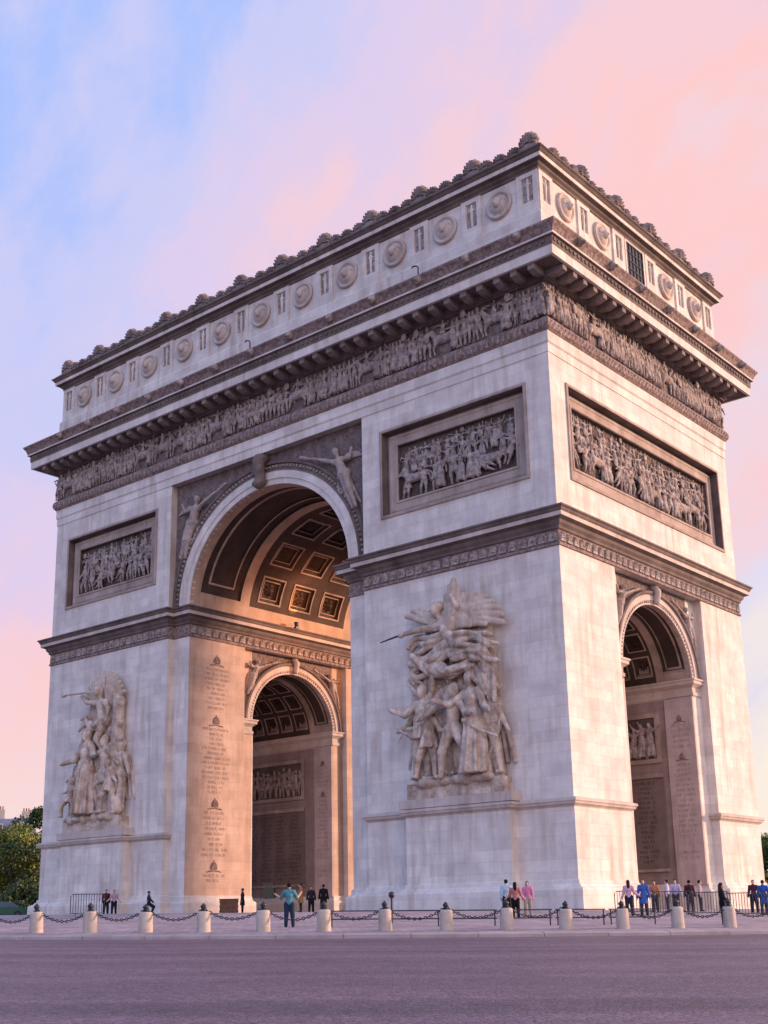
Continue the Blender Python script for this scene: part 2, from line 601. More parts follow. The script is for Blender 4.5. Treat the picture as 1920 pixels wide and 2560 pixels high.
class Blob:
    def __init__(s, k=0.03):
        s.p = []
        s.k = k

    def cap(s, a, b, ra, rb=None, sy=1.0, k=None):
        s.p.append(('c', np.array(a, float), np.array(b, float), ra, ra if rb is None else rb, sy, k))
        return s

    def ell(s, c, r, k=None):
        s.p.append(('e', np.array(c, float), np.array(r, float), max(r), 0, 1, k))
        return s

    def skirt(s, top, bot, r0, r1, n=9, amp=0.13, ph=0.0, sy=0.8, k=None):
        s.p.append(('s', np.array(top, float), np.array(bot, float), r0, r1, (n, amp, ph, sy), k))
        return s

    def chain(s, pts, r0, r1, sy=1.0, k=None):
        m = len(pts) - 1
        for i in range(m):
            s.cap(pts[i], pts[i + 1], r0 + (r1 - r0) * i / m, r0 + (r1 - r0) * (i + 1) / m, sy, k)
        return s

    def mesh(s, name, h, mat=None, ymax=None, wob=0.0):
        lo = np.full(3, 1e9)
        hi = -lo
        for p in s.p:
            if p[0] == 'e':
                lo = np.minimum(lo, p[1] - p[2])
                hi = np.maximum(hi, p[1] + p[2])
            else:
                r = max(p[3], p[4]) * (1.25 if p[0] == 's' else 1)
                for q in (p[1], p[2]):
                    lo = np.minimum(lo, q - r)
                    hi = np.maximum(hi, q + r)
        lo -= 2 * h
        hi += 2 * h
        if ymax is not None:
            hi[1] = min(hi[1], ymax + 2 * h)
        n = np.maximum(4, np.ceil((hi - lo) / h).astype(int) + 1)
        gx, gy, gz = (lo[i] + h * np.arange(n[i]) for i in range(3))
        X, Y, Z = np.meshgrid(gx, gy, gz, indexing='ij')
        D = np.full(X.shape, 1e3)
        for t, a, b, ra, rb, ex, kk in s.p:
            if t == 'e':
                q = np.sqrt(((X - a[0]) / b[0]) ** 2 + ((Y - a[1]) / b[1]) ** 2 + ((Z - a[2]) / b[2]) ** 2)
                d = (q - 1) * b.min()
            elif t == 'c':
                ab = b - a
                L2 = max(ab @ ab, 1e-9)
                tt = np.clip(((X - a[0]) * ab[0] + (Y - a[1]) * ab[1] + (Z - a[2]) * ab[2]) / L2, 0, 1)
                d = np.sqrt((X - a[0] - tt * ab[0]) ** 2 + ((Y - a[1] - tt * ab[1]) * ex) ** 2 + (Z - a[2] - tt * ab[2]) ** 2) - (ra + (rb - ra) * tt)
            else:
                nn, amp, ph, sy = ex
                tt = np.clip((Z - a[2]) / (b[2] - a[2]), 0, 1)
                cxx = X - (a[0] + (b[0] - a[0]) * tt)
                cyy = (Y - (a[1] + (b[1] - a[1]) * tt)) / sy
                th = np.arctan2(cyy, cxx)
                R = (ra + (rb - ra) * tt) * (1 + amp * (0.3 + tt) * np.sin(nn * th + ph + 2.0 * tt))
                d = np.maximum((np.hypot(cxx, cyy) - R) * 0.75, np.maximum(Z - max(a[2], b[2]), min(a[2], b[2]) - Z))
            k = s.k if kk is None else kk
            hh = np.clip(0.5 + 0.5 * (D - d) / k, 0, 1)
            D = D * (1 - hh) + d * hh - k * hh * (1 - hh)
        if wob:
            D = D + wob * np.sin(X * 2.2 / h * 0.23 + 2.1 * np.sin(Z * 0.9)) * np.sin(Z * 1.7 / h * 0.2 + X)
        if ymax is not None:
            D = np.maximum(D, Y - ymax)
        V, F = surf_nets(D, lo, h)
        me = bpy.data.meshes.new(name)
        me.from_pydata(V.tolist(), [], F.tolist())
        me.polygons.foreach_set('use_smooth', [True] * len(me.polygons))
        if mat:
            me.materials.append(MATS[mat])
        me.update()
        return me


def body_joints(lean=0.0, la=(0.2, 0.2), ra=(0.2, 0.2), lf=(0.0, 0.15), rf=(0.0, 0.15), ll=(0.06, 0.04), rl=(0.06, 0.04), lk=0.0, rk=0.0, turn=0.0):
    """joints of a figure one unit tall, facing -y. arm angles: 0 hangs, pi/2 sideways, pi up; leg angles sideways; lk/rk bring a knee forward"""
    J = {}
    sn, cs = math.sin, math.cos

    def rot(p):
        x, z = p[0], p[2]
        return (x * cs(lean) + z * sn(lean), p[1], -x * sn(lean) + z * cs(lean))
    J['pel'] = (0, 0, 0)
    for k, p in dict(wai=(0, -0.005, 0.09), che=(0, 0, 0.19), nec=(0, 0.005, 0.305), hea=(0.012 * turn, -0.012, 0.39), shl=(-0.108, 0, 0.262), shr=(0.108, 0, 0.262)).items():
        J[k] = rot(p)
    for s, a, f, e, h_, sh in ((-1, la, lf, 'ell', 'hal', 'shl'), (1, ra, rf, 'elr', 'har', 'shr')):
        b = J[sh]
        e1 = (b[0] + s * 0.165 * sn(a[0]), b[1] - 0.165 * f[0], b[2] - 0.165 * cs(a[0]))
        J[e] = e1
        J[h_] = (e1[0] + s * 0.155 * sn(a[1]), e1[1] - 0.155 * f[1], e1[2] - 0.155 * cs(a[1]))
    for s, a, kf, hp, kn, an in ((-1, ll, lk, 'hpl', 'knl', 'anl'), (1, rl, rk, 'hpr', 'knr', 'anr')):
        b = (s * 0.052, 0, -0.02)
        J[hp] = b
        kn_ = (b[0] + s * 0.245 * sn(a[0]), -0.245 * kf, -0.02 - 0.245 * cs(a[0]) * math.sqrt(max(0.05, 1 - kf * kf)))
        J[kn] = kn_
        J[an] = (kn_[0] + s * 0.235 * sn(a[1]), kn_[1] + 0.10 * kf, kn_[2] - 0.235 * cs(a[1]))
    low = min(J['anl'][2], J['anr'][2]) - 0.03
    return {k: (p[0], p[1], p[2] - low) for k, p in J.items()}


def put_body(B, J, H=1.0, o=(0, 0, 0), parts='htal', fat=1.0, grow=0.0, feet=True):
    g = lambda k: tuple(J[k][i] * H + o[i] for i in range(3))
    w = lambda r: r * H * fat + grow
    if 't' in parts:
        B.cap(g('hpl'), g('hpr'), w(0.062), w(0.062))
        B.cap(g('pel'), g('wai'), w(0.070), w(0.060), 1.15)
        B.cap(g('wai'), g('che'), w(0.062), w(0.074), 1.15)
        B.cap(tuple(np.array(g('shl')) * .85 + np.array(g('che')) * .15), tuple(np.array(g('shr')) * .85 + np.array(g('che')) * .15), w(0.046), w(0.046))
        B.cap(g('che'), g('nec'), w(0.075), w(0.034), 1.1)
    if 'h' in parts:
        B.cap(g('nec'), tuple(np.array(g('hea')) * .6 + np.array(g('nec')) * .4), w(0.030), w(0.030))
        h = g('hea')
        B.ell(h, (w(0.046), w(0.056), w(0.066)))
        B.cap((h[0], h[1] - .052 * H, h[2] + .005 * H), (h[0], h[1] - .064 * H, h[2] - .015 * H), .009 * H, .011 * H, k=.01 * H)
        B.ell((h[0], h[1] - .030 * H, h[2] - .048 * H), (.024 * H, .024 * H, .020 * H))
    if 'a' in parts:
        for s in 'lr':
            B.cap(g('sh' + s), g('el' + s), w(0.037), w(0.029))
            B.cap(g('el' + s), g('ha' + s), w(0.030), w(0.021))
            e, hn = np.array(g('el' + s)), np.array(g('ha' + s))
            dd = (hn - e) / max(1e-6, np.linalg.norm(hn - e))
            if grow == 0:
                B.cap(hn, hn + dd * 0.045 * H, 0.021 * H, 0.014 * H, 1.3)
    if 'l' in parts:
        for s in 'lr':
            B.cap(g('hp' + s), g('kn' + s), w(0.060), w(0.042))
            B.cap(g('kn' + s), g('an' + s), w(0.042), w(0.026))
            a = g('an' + s)
            if feet:
                B.cap((a[0], a[1] + .015 * H, a[2] - .012 * H), (a[0], a[1] - .085 * H, a[2] - .018 * H), .024 * H, .018 * H)
    return B


# ------------------------------------------------------------------ terrain
W, DP = 50.4, 24.84
CX, CY = -W / 2, DP / 2


def ground_z(x, y, road=None):
    r = math.hypot(x - CX, y - CY)
    lat = (x - CAM.x) * math.cos(YAW) + (y - CAM.y) * math.sin(YAW)
    tilt = -0.012 * 40 * math.tanh(lat / 40)
    if road is None:
        road = r > 47.6
    if not road:
        z = 0.0 if r < 30 else -0.75 * (r - 30) / 16.0 if r < 46 else -0.75 - 0.07 * (r - 46)
        return z + tilt
    z = -1.0 - 0.55 * min(1, (r - 47.6) / 46.4) - 0.9 * min(1, max(0, r - 94) / 150)
    return z + tilt


def ring_sheet(name, radii, road, mat, nseg=180, dz=0.0):
    m = MB()
    vs, fs = [], []
    for r in radii:
        for k in range(nseg):
            a = 2 * math.pi * k / nseg
            x, y = CX + r * math.cos(a), CY + r * math.sin(a)
            vs.append((x, y, ground_z(x, y, road) + dz))
    for i in range(len(radii) - 1):
        for k in range(nseg):
            fs.append((i * nseg + k, i * nseg + (k + 1) % nseg, (i + 1) * nseg + (k + 1) % nseg, (i + 1) * nseg + k))
    m.add(vs, fs)
    o = m.build(name, mat, None, True)
    o['kind'] = 'structure'
    return o


ring_sheet('road', [47.5, 50, 55, 60, 66, 72, 80, 88, 96, 110, 130, 160, 200, 260, 400, 800, 1800], True, 'road_setts')
ring_sheet('plaza', [0.5, 15, 24, 30, 34, 38, 42, 45, 46.2, 47.15], False, 'plaza_paving')
kerb = empty('kerb', (0, 0, 0))
kerb['kind'] = 'structure'
for k in range(120):
    m = MB()
    a0 = 2 * math.pi * (k + 0.004) / 120
    a1 = 2 * math.pi * (k + 0.996) / 120
    if not (-1.75 < math.atan2(math.sin(a0), math.cos(a0)) < 0.05):
        continue
    vs = []
    jz = rnd.uniform(-0.008, 0.008)
    for a in (a0, (a0 + a1) / 2, a1):
        for r, zz in ((47.15, -0.4), (47.15, 0.012), (47.60, 0.012), (47.66, -0.02), (47.66, -0.4)):
            x, y = CX + r * math.cos(a), CY + r * math.sin(a)
            vs.append((x, y, ground_z(x, y, False) + zz + jz))
    fs = []
    for i in (0, 1):
        for q in range(4):
            fs.append((i * 5 + q, i * 5 + q + 1, i * 5 + 5 + q + 1, i * 5 + 5 + q))
    fs += [(0, 1, 2, 3, 4), (14, 13, 12, 11, 10)]
    m.add(vs, fs)
    m.build('kerb_stone', 'kerb_stone', kerb)

# ------------------------------------------------------------------ the arch
ARCH = empty('triumphal_arch', (0, 0, 0))
tag(ARCH, 'huge pale stone triumphal arch with carved friezes, coffered vault and sculpture groups', 'arch')
REC = 0.6
PX0, PX1 = -15.2, 0.0              # near pier on the front
JX = -17.0                         # jamb of the main passage
SY0, SY1 = 7.67, 17.17             # small arch opening
SPR_S, RISE_S = 14.95, 4.4
SPR_M, RISE_M, HALF_M = 23.2, 7.5, 8.2


def mirx(poly):
    return [(-W - x, y) for x, y in poly][::-1]


def miry(poly):
    return [(x, DP - y) for x, y in poly][::-1]


leg = [(0, 0), (0, 6.45), (-REC, 6.45), (-REC, SY0), (JX + 0.5, SY0), (JX + 0.5, 6.4), (JX, 6.4), (JX, REC), (PX0, REC), (PX0, 0)]
legs = [leg, miry(leg), mirx(leg), mirx(miry(leg))]
ped = [(0, 0), (0, 6.45), (PX0, 6.45), (PX0, 0), (-11.45, 0), (-11.45, -0.8), (-3.8, -0.8), (-3.8, 0)]
peds = [ped, miry(ped), mirx(ped), mirx(miry(ped))]
for lg, pd in zip(legs, peds):
    m = MB()
    m.prism(lg, -1.5, 20.76)
    pr = m.build('pier', 'wall_stone', ARCH)
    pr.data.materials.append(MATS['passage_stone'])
    pr.data.materials.append(MATS['jamb_glow_stone'])
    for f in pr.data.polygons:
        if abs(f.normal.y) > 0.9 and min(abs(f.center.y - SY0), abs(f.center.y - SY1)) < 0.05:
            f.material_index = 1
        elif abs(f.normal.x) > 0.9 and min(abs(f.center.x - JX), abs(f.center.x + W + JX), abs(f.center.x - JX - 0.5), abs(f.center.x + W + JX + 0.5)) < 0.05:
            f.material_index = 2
    xs = [p[0] for p in pd]
    cx = sum((min(xs), max(xs))) / 2
    yb = [p[1] for p in pd]
    front = min(yb) < 0
    m = MB()
    if front:
        x0 = [p[0] for p in pd if p[1] < -0.5]
        m.box(min(x0), max(x0), -0.8, 0.05, -1.5, 5.62)
    else:
        x0 = [p[0] for p in pd if p[1] > DP + 0.5]
        m.box(min(x0), max(x0), DP - 0.05, DP + 0.8, -1.5, 5.62)
    m.build('pedestal', 'wall_stone', ARCH)
    moulding(pd, [(0.0, 5.50), (0.06, 5.58), (0.20, 5.66), (0.24, 5.78), (0.30, 5.82), (0.30, 5.97), (0.0, 6.06)]).build('pedestal_moulding', 'trim_stone', ARCH)
    moulding(pd, [(0.60, -1.5), (0.60, 0.98), (0.56, 1.06), (0.30, 1.16), (0.26, 1.24), (0.12, 1.34), (0.10, 1.5), (0.0, 1.56)]).build('base_course', 'wall_stone', ARCH)
    moulding(lg, [(0.34, -1.5), (0.34, 0.92), (0.30, 1.0), (0.14, 1.1), (0.10, 1.4), (0.0, 1.46)]).build('jamb_base', 'wall_stone', ARCH)


def arch_front(axis, plane, c, half, spr, rise, top, wid0, wid1, mat, name, n=40):
    """wall sheet over an arch: axis 'x' -> lies in plane y=plane, 'y' -> plane x=plane"""
    P = (lambda u, z: (u, plane, z)) if axis == 'x' else (lambda u, z: (plane, u, z))
    m = MB()
    pts = [(c - half * math.cos(math.pi * i / n), spr + rise * math.sin(math.pi * i / n)) for i in range(n + 1)]
    for i in range(n):
        (a, za), (b, zb) = pts[i], pts[i + 1]
        m.add([P(a, za), P(b, zb), P(b, top), P(a, top)], [(0, 1, 2, 3)])
    for a, b in ((wid0, c - half), (c + half, wid1)):
        if abs(b - a) > 1e-4:
            m.add([P(a, spr), P(b, spr), P(b, top), P(a, top)], [(0, 1, 2, 3)])
    return m.build(name, mat, ARCH)


class Ell:
    """arc-length table of a half ellipse (from the low-u spring to the high-u spring)"""

    def __init__(s, c, half, spr, rise):
        s.c, s.a, s.spr, s.b = c, half, spr, rise
        t = np.linspace(0, math.pi, 721)
        x, z = c - half * np.cos(t), spr + rise * np.sin(t)
        s.t = t
        s.s = np.concatenate([[0], np.cumsum(np.hypot(np.diff(x), np.diff(z)))])
        s.L = float(s.s[-1])

    def at(s, q, d=0.0):
        if q < 0:
            return s.c - s.a - d, s.spr + q
        if q > s.L:
            return s.c + s.a + d, s.spr - (q - s.L)
        t = float(np.interp(q, s.s, s.t))
        nx, nz = -math.cos(t) / s.a, math.sin(t) / s.b
        l = math.hypot(nx, nz)
        return s.c - s.a * math.cos(t) + d * nx / l, s.spr + s.b * math.sin(t) + d * nz / l


def archivolt(axis, plane, out, E, prof, mat, name, q0=0.0):
    """mouldings round an arch face; prof = [(radial offset, projection)]"""
    n = 64
    P = (lambda u, d, z: (u, plane + out * d, z)) if axis == 'x' else (lambda u, d, z: (plane + out * d, u, z))
    m = MB()
    vs, fs = [], []
    for i in range(n + 1):
        q = q0 + (E.L - 2 * q0) * i / n
        for o, d in prof:
            u, z = E.at(q, o)
            vs.append(P(u, d, z))
    k = len(prof)
    for i in range(n):
        for j in range(k - 1):
            fs.append((i * k + j, i * k + j + 1, (i + 1) * k + j + 1, (i + 1) * k + j))
    return m.add(vs, fs).build(name, mat, ARCH)


def bead_ring(axis, plane, out, E, o0, o1, d0, d1, step, mat, name):
    P = (lambda u, d, z: (u, plane + out * d, z)) if axis == 'x' else (lambda u, d, z: (plane + out * d, u, z))
    m = MB()
    n = int(E.L * 1.15 / step)
    for i in range(n):
        qa, qb = E.L * (i + 0.2) / n, E.L * (i + 0.8) / n
        vs = []
        for dd, sh in ((d0, 0.0), (d1, 0.22)):
            for q, o in ((qa + sh * (qb - qa), o0 + sh * (o1 - o0)), (qb - sh * (qb - qa), o0 + sh * (o1 - o0)), (qb - sh * (qb - qa), o1 - sh * (o1 - o0)), (qa + sh * (qb - qa), o1 - sh * (o1 - o0))):
                u, z = E.at(q, o)
                vs.append(P(u, dd, z))
        m.add(vs, [(4, 5, 6, 7), (0, 1, 5, 4), (1, 2, 6, 5), (2, 3, 7, 6), (3, 0, 4, 7)])
    ob = m.build(name, mat, ARCH)
    ob['kind'] = 'stuff'
    return ob


def vault(axis, E, d0, d1, cells, mat_map, name):
    """soffit of a barrel vault. cells: list of (da, db, qa, qb, material); axis 'x': section in x, runs along y"""
    P = (lambda u, d, z: (u, d, z)) if axis == 'x' else (lambda u, d, z: (d, u, z))
    by = {}
    for ci, (da, db, qa, qb, mt) in enumerate(cells):
        m = by.setdefault((mt, 0 if mt == 'coffer_stone' else ci), MB())
        n = max(1, int((qb - qa) / 0.5))
        vs, fs = [], []
        for i in range(n + 1):
            u, z = E.at(qa + (qb - qa) * i / n)
            vs += [P(u, da, z), P(u, db, z)]
        for i in range(n):
            fs.append((2 * i, 2 * i + 1, 2 * i + 3, 2 * i + 2))
        m.add(vs, fs)
    root = None
    for (mt, _), m in sorted(by.items(), key=lambda t: t[0][0] != 'coffer_stone'):
        o = m.build(name if mt == 'coffer_stone' else 'vault_rib', mt, ARCH)
        root = root or o
    return root


def coffer(axis, E, da, db, qa, qb, rings, mats, name, parent, rosette=True):
    """one sunk coffer; rings = [(inset, depth, material index)]"""
    P = (lambda u, d, z: (u, d, z)) if axis == 'x' else (lambda u, d, z: (d, u, z))
    n = max(4, int((qb - qa) / 0.6))
    vs, fs, mi = [], [], []
    K = 2 * (n + 1)
    for ins, dep, mt in rings:
        a, b, s0, s1 = da + ins, db - ins, qa + ins, qb - ins
        lp = []
        for i in range(n + 1):
            u, z = E.at(s0 + (s1 - s0) * i / n, dep)
            lp.append(P(u, a, z))
        for i in range(n, -1, -1):
            u, z = E.at(s0 + (s1 - s0) * i / n, dep)
            lp.append(P(u, b, z))
        vs += lp
    for r in range(len(rings) - 1):
        for i in range(K):
            fs.append((r * K + i, r * K + (i + 1) % K, (r + 1) * K + (i + 1) % K, (r + 1) * K + i))
            mi.append(rings[r + 1][2])
    o = (len(rings) - 1) * K
    for i in range(n):
        fs.append((o + i, o + i + 1, o + K - 2 - i, o + K - 1 - i))
        mi.append(rings[-1][2])
    if rosette:
        dm, qm, dep = (da + db) / 2, (qa + qb) / 2, rings[-1][1]
        rr = min(db - da, qb - qa) * 0.26
        base = len(vs)
        u, z = E.at(qm, dep - 0.22)
        vs.append(P(u, dm, z))
        for i in range(16):
            a = 6.28318 * i / 16
            r_ = rr * (1.0 if i % 2 == 0 else 0.62)
            u, z = E.at(qm + r_ * math.sin(a), dep - 0.10 if i % 2 == 0 else dep + 0.0)
            vs.append(P(u, dm + r_ * math.cos(a), z))
        for i in range(16):
            fs.append((base, base + 1 + i, base + 1 + (i + 1) % 16))
            mi.append(1)
    me = bpy.data.meshes.new(name)
    me.from_pydata(vs, [], fs)
    for x in mats:
        me.materials.append(MATS[x])
    me.polygons.foreach_set('material_index', mi)
    me.update()
    return link(name, me, None, parent)


# --- impost entablature of both pier pairs
imp = [(0, 0), (0, DP), (PX0, DP), (PX0, DP - REC), (JX, DP - REC), (JX, REC), (PX0, REC), (PX0, 0)]
for pl in (imp, mirx(imp)):
    MB().prism(pl, 20.76, 23.04).build('impost_block', 'wall_stone', ARCH)
    moulding(pl, [(0.0, 20.70), (0.10, 20.74), (0.10, 20.88), (0.035, 20.92), (0.035, 21.70)]).build('impost_frieze', 'band_stone', ARCH)
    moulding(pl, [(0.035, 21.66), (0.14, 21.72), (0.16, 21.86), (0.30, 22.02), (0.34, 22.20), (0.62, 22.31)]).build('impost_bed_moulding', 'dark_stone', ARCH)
    moulding(pl, [(0.50, 22.315), (0.645, 22.32), (0.645, 22.58), (0.66, 22.585)]).build('impost_fascia', 'trim_stone', ARCH)
    moulding(pl, [(0.655, 22.575), (0.72, 22.66), (0.76, 22.78), (0.86, 22.84), (0.86, 22.94), (-0.05, 23.06)]).build('impost_cyma', 'dark_stone', ARCH)

# --- small arches through both pier pairs (axis y section, run along x)
ES = Ell(CY, (SY1 - SY0) / 2, SPR_S, RISE_S)
EM = Ell(CX, HALF_M, SPR_M, RISE_M)
for sx in (0, 1):
    X = (lambda x: x) if sx == 0 else (lambda x: -W - x)
    o1 = 1 if sx == 0 else -1
    for plane, out in ((X(-REC), o1), (X(JX + 0.5), -o1)):
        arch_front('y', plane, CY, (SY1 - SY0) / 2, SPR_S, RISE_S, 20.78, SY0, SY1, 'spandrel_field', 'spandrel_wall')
        archivolt('y', plane, out, ES, [(0, -0.3), (0, 0.10), (0.30, 0.10), (0.31, 0.16), (0.66, 0.16), (0.68, 0.22)], 'trim_stone', 'archivolt')
        archivolt('y', plane, out, ES, [(0.67, 0.20), (0.74, 0.30), (0.90, 0.30), (0.98, 0.02)], 'dark_stone', 'archivolt_hood')
        bead_ring('y', plane, out, ES, 0.10, 0.27, 0.10, 0.15, 0.30, 'relief_stone', 'archivolt_beads')
    # soffit cells
    L = ES.L
    dd = [0, 0.5, 2.05, 2.5]
    cells, cof = [], []
    xa, xb = -REC, JX + 0.5
    span = xa - xb
    ncol = 6
    c0 = 2.6
    pitch = (span - 2 * c0) / ncol
    for a, b, mt in ((0, 0.35, 'vault_stone'), (2.05, 2.6, 'vault_stone'), (span - 2.6, span - 2.05, 'vault_stone'), (span - 0.35, span, 'vault_stone')):
        cells.append((X(xa - a), X(xa - b), 0, L, mt))
    for a, b in ((0.35, 2.05), (span - 2.05, span - 0.35)):
        cells.append((X(xa - a), X(xa - b), 0, 0.7, 'vault_stone'))
        cells.append((X(xa - a), X(xa - b), L - 0.7, L, 'vault_stone'))
    nrow = 7
    q0 = 0.45
    qp = (L - 2 * q0) / nrow
    mg = 0.20
    for i in range(ncol):
        a = c0 + i * pitch
        cells.append((X(xa - a), X(xa - a - mg), 0, L, 'coffer_stone'))
        cells.append((X(xa - a - pitch + mg), X(xa - a - pitch), 0, L, 'coffer_stone'))
        edge = [0.0] + [v for r in range(nrow) for v in (q0 + r * qp + mg, q0 + (r + 1) * qp - mg)] + [L]
        for r in range(0, len(edge), 2):
            cells.append((X(xa - a - mg), X(xa - a - pitch + mg), edge[r], edge[r + 1], 'coffer_stone'))
    vo = vault('y', ES, 0, 0, cells, None, 'small_vault')
    for a, b in ((0.35, 2.05), (span - 2.05, span - 0.35)):
        d_ = sorted((X(xa - a), X(xa - b)))
        coffer('y', ES, d_[0], d_[1], 0.7, L - 0.7, [(0, 0, 0), (0, 0.10, 0), (0.25, 0.10, 1), (0.30, 0.04, 0), (0.38, 0.04, 0), (0.42, 0.16, 1)], ['vault_stone', 'coffer_stone'], 'soffit_panel', vo, False)
    for i in range(ncol):
        for r in range(nrow):
            a = c0 + i * pitch
            d_ = sorted((X(xa - a - mg), X(xa - a - pitch + mg)))
            coffer('y', ES, d_[0], d_[1], q0 + r * qp + mg, q0 + (r + 1) * qp - mg, [(0, 0, 0), (0, -0.04, 0), (0.10, -0.04, 0), (0.12, 0.10, 1), (0.28, 0.10, 1), (0.30, 0.24, 1)], ['vault_stone', 'coffer_stone'], 'coffer', vo)
    # imposts of the small arch along both reveals and round to the faces
    for ya, sg in ((SY0, 1), (SY1, -1)):
        poly_ = [(X(xa), ya), (X(xa), ya - sg * 1.2), (X(xb), ya - sg * 1.2), (X(xb), ya)]
        if (sg == 1) != (sx == 0):
            poly_ = poly_[::-1]
        moulding(poly_, [(0.0, 13.85), (0.10, 13.95), (0.10, 14.15), (0.03, 14.2), (0.03, 14.55)]).build('small_impost_band', 'trim_stone', ARCH)
        moulding(poly_, [(0.03, 14.5), (0.22, 14.66), (0.32, 14.72), (0.32, 14.9), (0.40, 14.96), (0.40, 15.06), (0, 15.1)]).build('small_impost_cornice', 'trim_stone', ARCH)

# --- reveals inside the small passages: sunk panels with carved reliefs and rows of engraved names
for sx in (0, 1):
    X = (lambda x: x) if sx == 0 else (lambda x: -W - x)
    x0, x1 = sorted((X(-3.2), X(JX + 3.7)))
    for y, s in ((SY1, -1), (SY0, 1)):
        m = MB()
        yy = y + s * 0.012
        for a, b, c, d in ((x0, x1, 9.6, 9.9), (x0, x1, 12.75, 13.05), (x0, x0 + 0.35, 9.9, 12.75), (x1 - 0.35, x1, 9.9, 12.75), (x0, x1, 2.3, 2.5), (x0, x1, 8.6, 8.9)):
            MB().box(a, b, min(yy, yy + s * 0.16), max(yy, yy + s * 0.16), c, d).build('reveal_frame', 'vault_stone', ARCH)
        MB().box(x0 + 0.36, x1 - 0.36, min(yy, yy + s * 0.03), max(yy, yy + s * 0.03), 9.91, 12.74).build('reveal_field', 'field_stone', ARCH)
        MB().box(x0 + 0.02, x1 - 0.02, min(yy, yy + s * 0.025), max(yy, yy + s * 0.025), 2.51, 8.59).build('name_tablet', 'tablet_stone', ARCH)

# --- upper storey: spandrels of the main arch, front and back
for y, out in ((REC, -1), (DP - REC, 1)):
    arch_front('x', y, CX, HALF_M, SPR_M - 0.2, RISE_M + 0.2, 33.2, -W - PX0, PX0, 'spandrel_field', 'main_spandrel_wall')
    archivolt('x', y, out, EM, [(0, -0.3), (0, 0.12), (0.42, 0.12), (0.43, 0.20), (0.98, 0.20), (1.0, 0.24)], 'wall_stone', 'main_archivolt')
    archivolt('x', y, out, EM, [(1.0, 0.02), (1.0, 0.24), (1.12, 0.24), (1.2, 0.10), (1.5, 0.10), (1.56, 0.26), (1.74, 0.28), (1.80, 0.02)], 'dark_stone', 'main_archivolt_hood')
    if out < 0:
        bead_ring('x', y, out, EM, 1.22, 1.50, 0.10, 0.24, 0.36, 'relief_stone', 'main_archivolt_beads')

# --- main vault
cells = []
L = EM.L
ys = REC
for a, b in ((ys, ys + 0.95), (5.75, 6.75), (DP - 6.75, DP - 5.75), (DP - ys - 0.95, DP - ys)):
    cells.append((a, b, -0.2, L + 0.2, 'jamb_glow_trim'))
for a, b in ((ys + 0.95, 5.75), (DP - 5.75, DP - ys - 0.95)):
    cells.append((a, b, -0.2, 1.15, 'jamb_glow_trim'))
    cells.append((a, b, L - 1.15, L + 0.2, 'jamb_glow_trim'))
nrow, ncol = 7, 3
q0 = 0.95
qp = (L - 2 * q0) / nrow
ca, cb = 7.05, DP - 7.05
cp = (cb - ca) / ncol
mg = 0.50
cells.append((6.75, ca, q0, L - q0, 'coffer_stone'))
cells.append((cb, DP - 6.75, q0, L - q0, 'coffer_stone'))
cells.append((6.75, DP - 6.75, -0.2, q0, 'jamb_glow_trim'))
cells.append((6.75, DP - 6.75, L - q0, L + 0.2, 'jamb_glow_trim'))
for i in range(ncol):
    a = ca + i * cp
    cells.append((a, a + mg, q0, L - q0, 'coffer_stone'))
    cells.append((a + cp - mg, a + cp, q0, L - q0, 'coffer_stone'))
    edge = [q0] + [v for r in range(nrow) for v in (q0 + r * qp + mg, q0 + (r + 1) * qp - mg)] + [L - q0]
    for r in range(0, len(edge), 2):
        cells.append((a + mg, a + cp - mg, edge[r], edge[r + 1], 'coffer_stone'))
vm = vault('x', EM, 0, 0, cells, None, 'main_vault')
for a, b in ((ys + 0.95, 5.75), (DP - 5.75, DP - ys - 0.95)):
    coffer('x', EM, a, b, 1.15, L - 1.15, [(0, 0, 0), (0, 0.16, 1), (0.75, 0.16, 1), (0.78, 0.08, 0), (0.92, 0.08, 0), (0.96, 0.22, 1)], ['jamb_glow_trim', 'coffer_stone'], 'soffit_panel', vm, False)
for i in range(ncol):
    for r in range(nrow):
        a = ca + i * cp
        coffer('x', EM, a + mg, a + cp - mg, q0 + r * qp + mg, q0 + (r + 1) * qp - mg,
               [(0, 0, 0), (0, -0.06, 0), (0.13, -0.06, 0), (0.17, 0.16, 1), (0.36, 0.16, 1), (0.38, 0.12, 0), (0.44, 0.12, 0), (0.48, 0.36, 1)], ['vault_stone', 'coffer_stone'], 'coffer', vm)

# --- upper walls with a hole for each relief panel
ZU0, ZU1 = 23.0, 33.14


def holed(P, u0, u1, z0, z1, h):
    a, b, c, d = h
    m = MB()
    m.add([P(u0, 0, z0), P(u1, 0, z0), P(u1, 0, z1), P(u0, 0, z1), P(a, 0, c), P(b, 0, c), P(b, 0, d), P(a, 0, d)],
          [(0, 1, 5, 4), (1, 2, 6, 5), (2, 3, 7, 6), (3, 0, 4, 7)])
    return m


def frame_rings(P, h, rings):
    m = MB()
    vs, fs = [], []
    for ins, d in rings:
        a, b, c, e = h[0] + ins, h[1] - ins, h[2] + ins, h[3] - ins
        vs += [P(a, d, c), P(b, d, c), P(b, d, e), P(a, d, e)]
    for r in range(len(rings) - 1):
        for i in range(4):
            fs.append((r * 4 + i, r * 4 + (i + 1) % 4, r * 4 + 4 + (i + 1) % 4, r * 4 + 4 + i))
    return m.add(vs, fs)


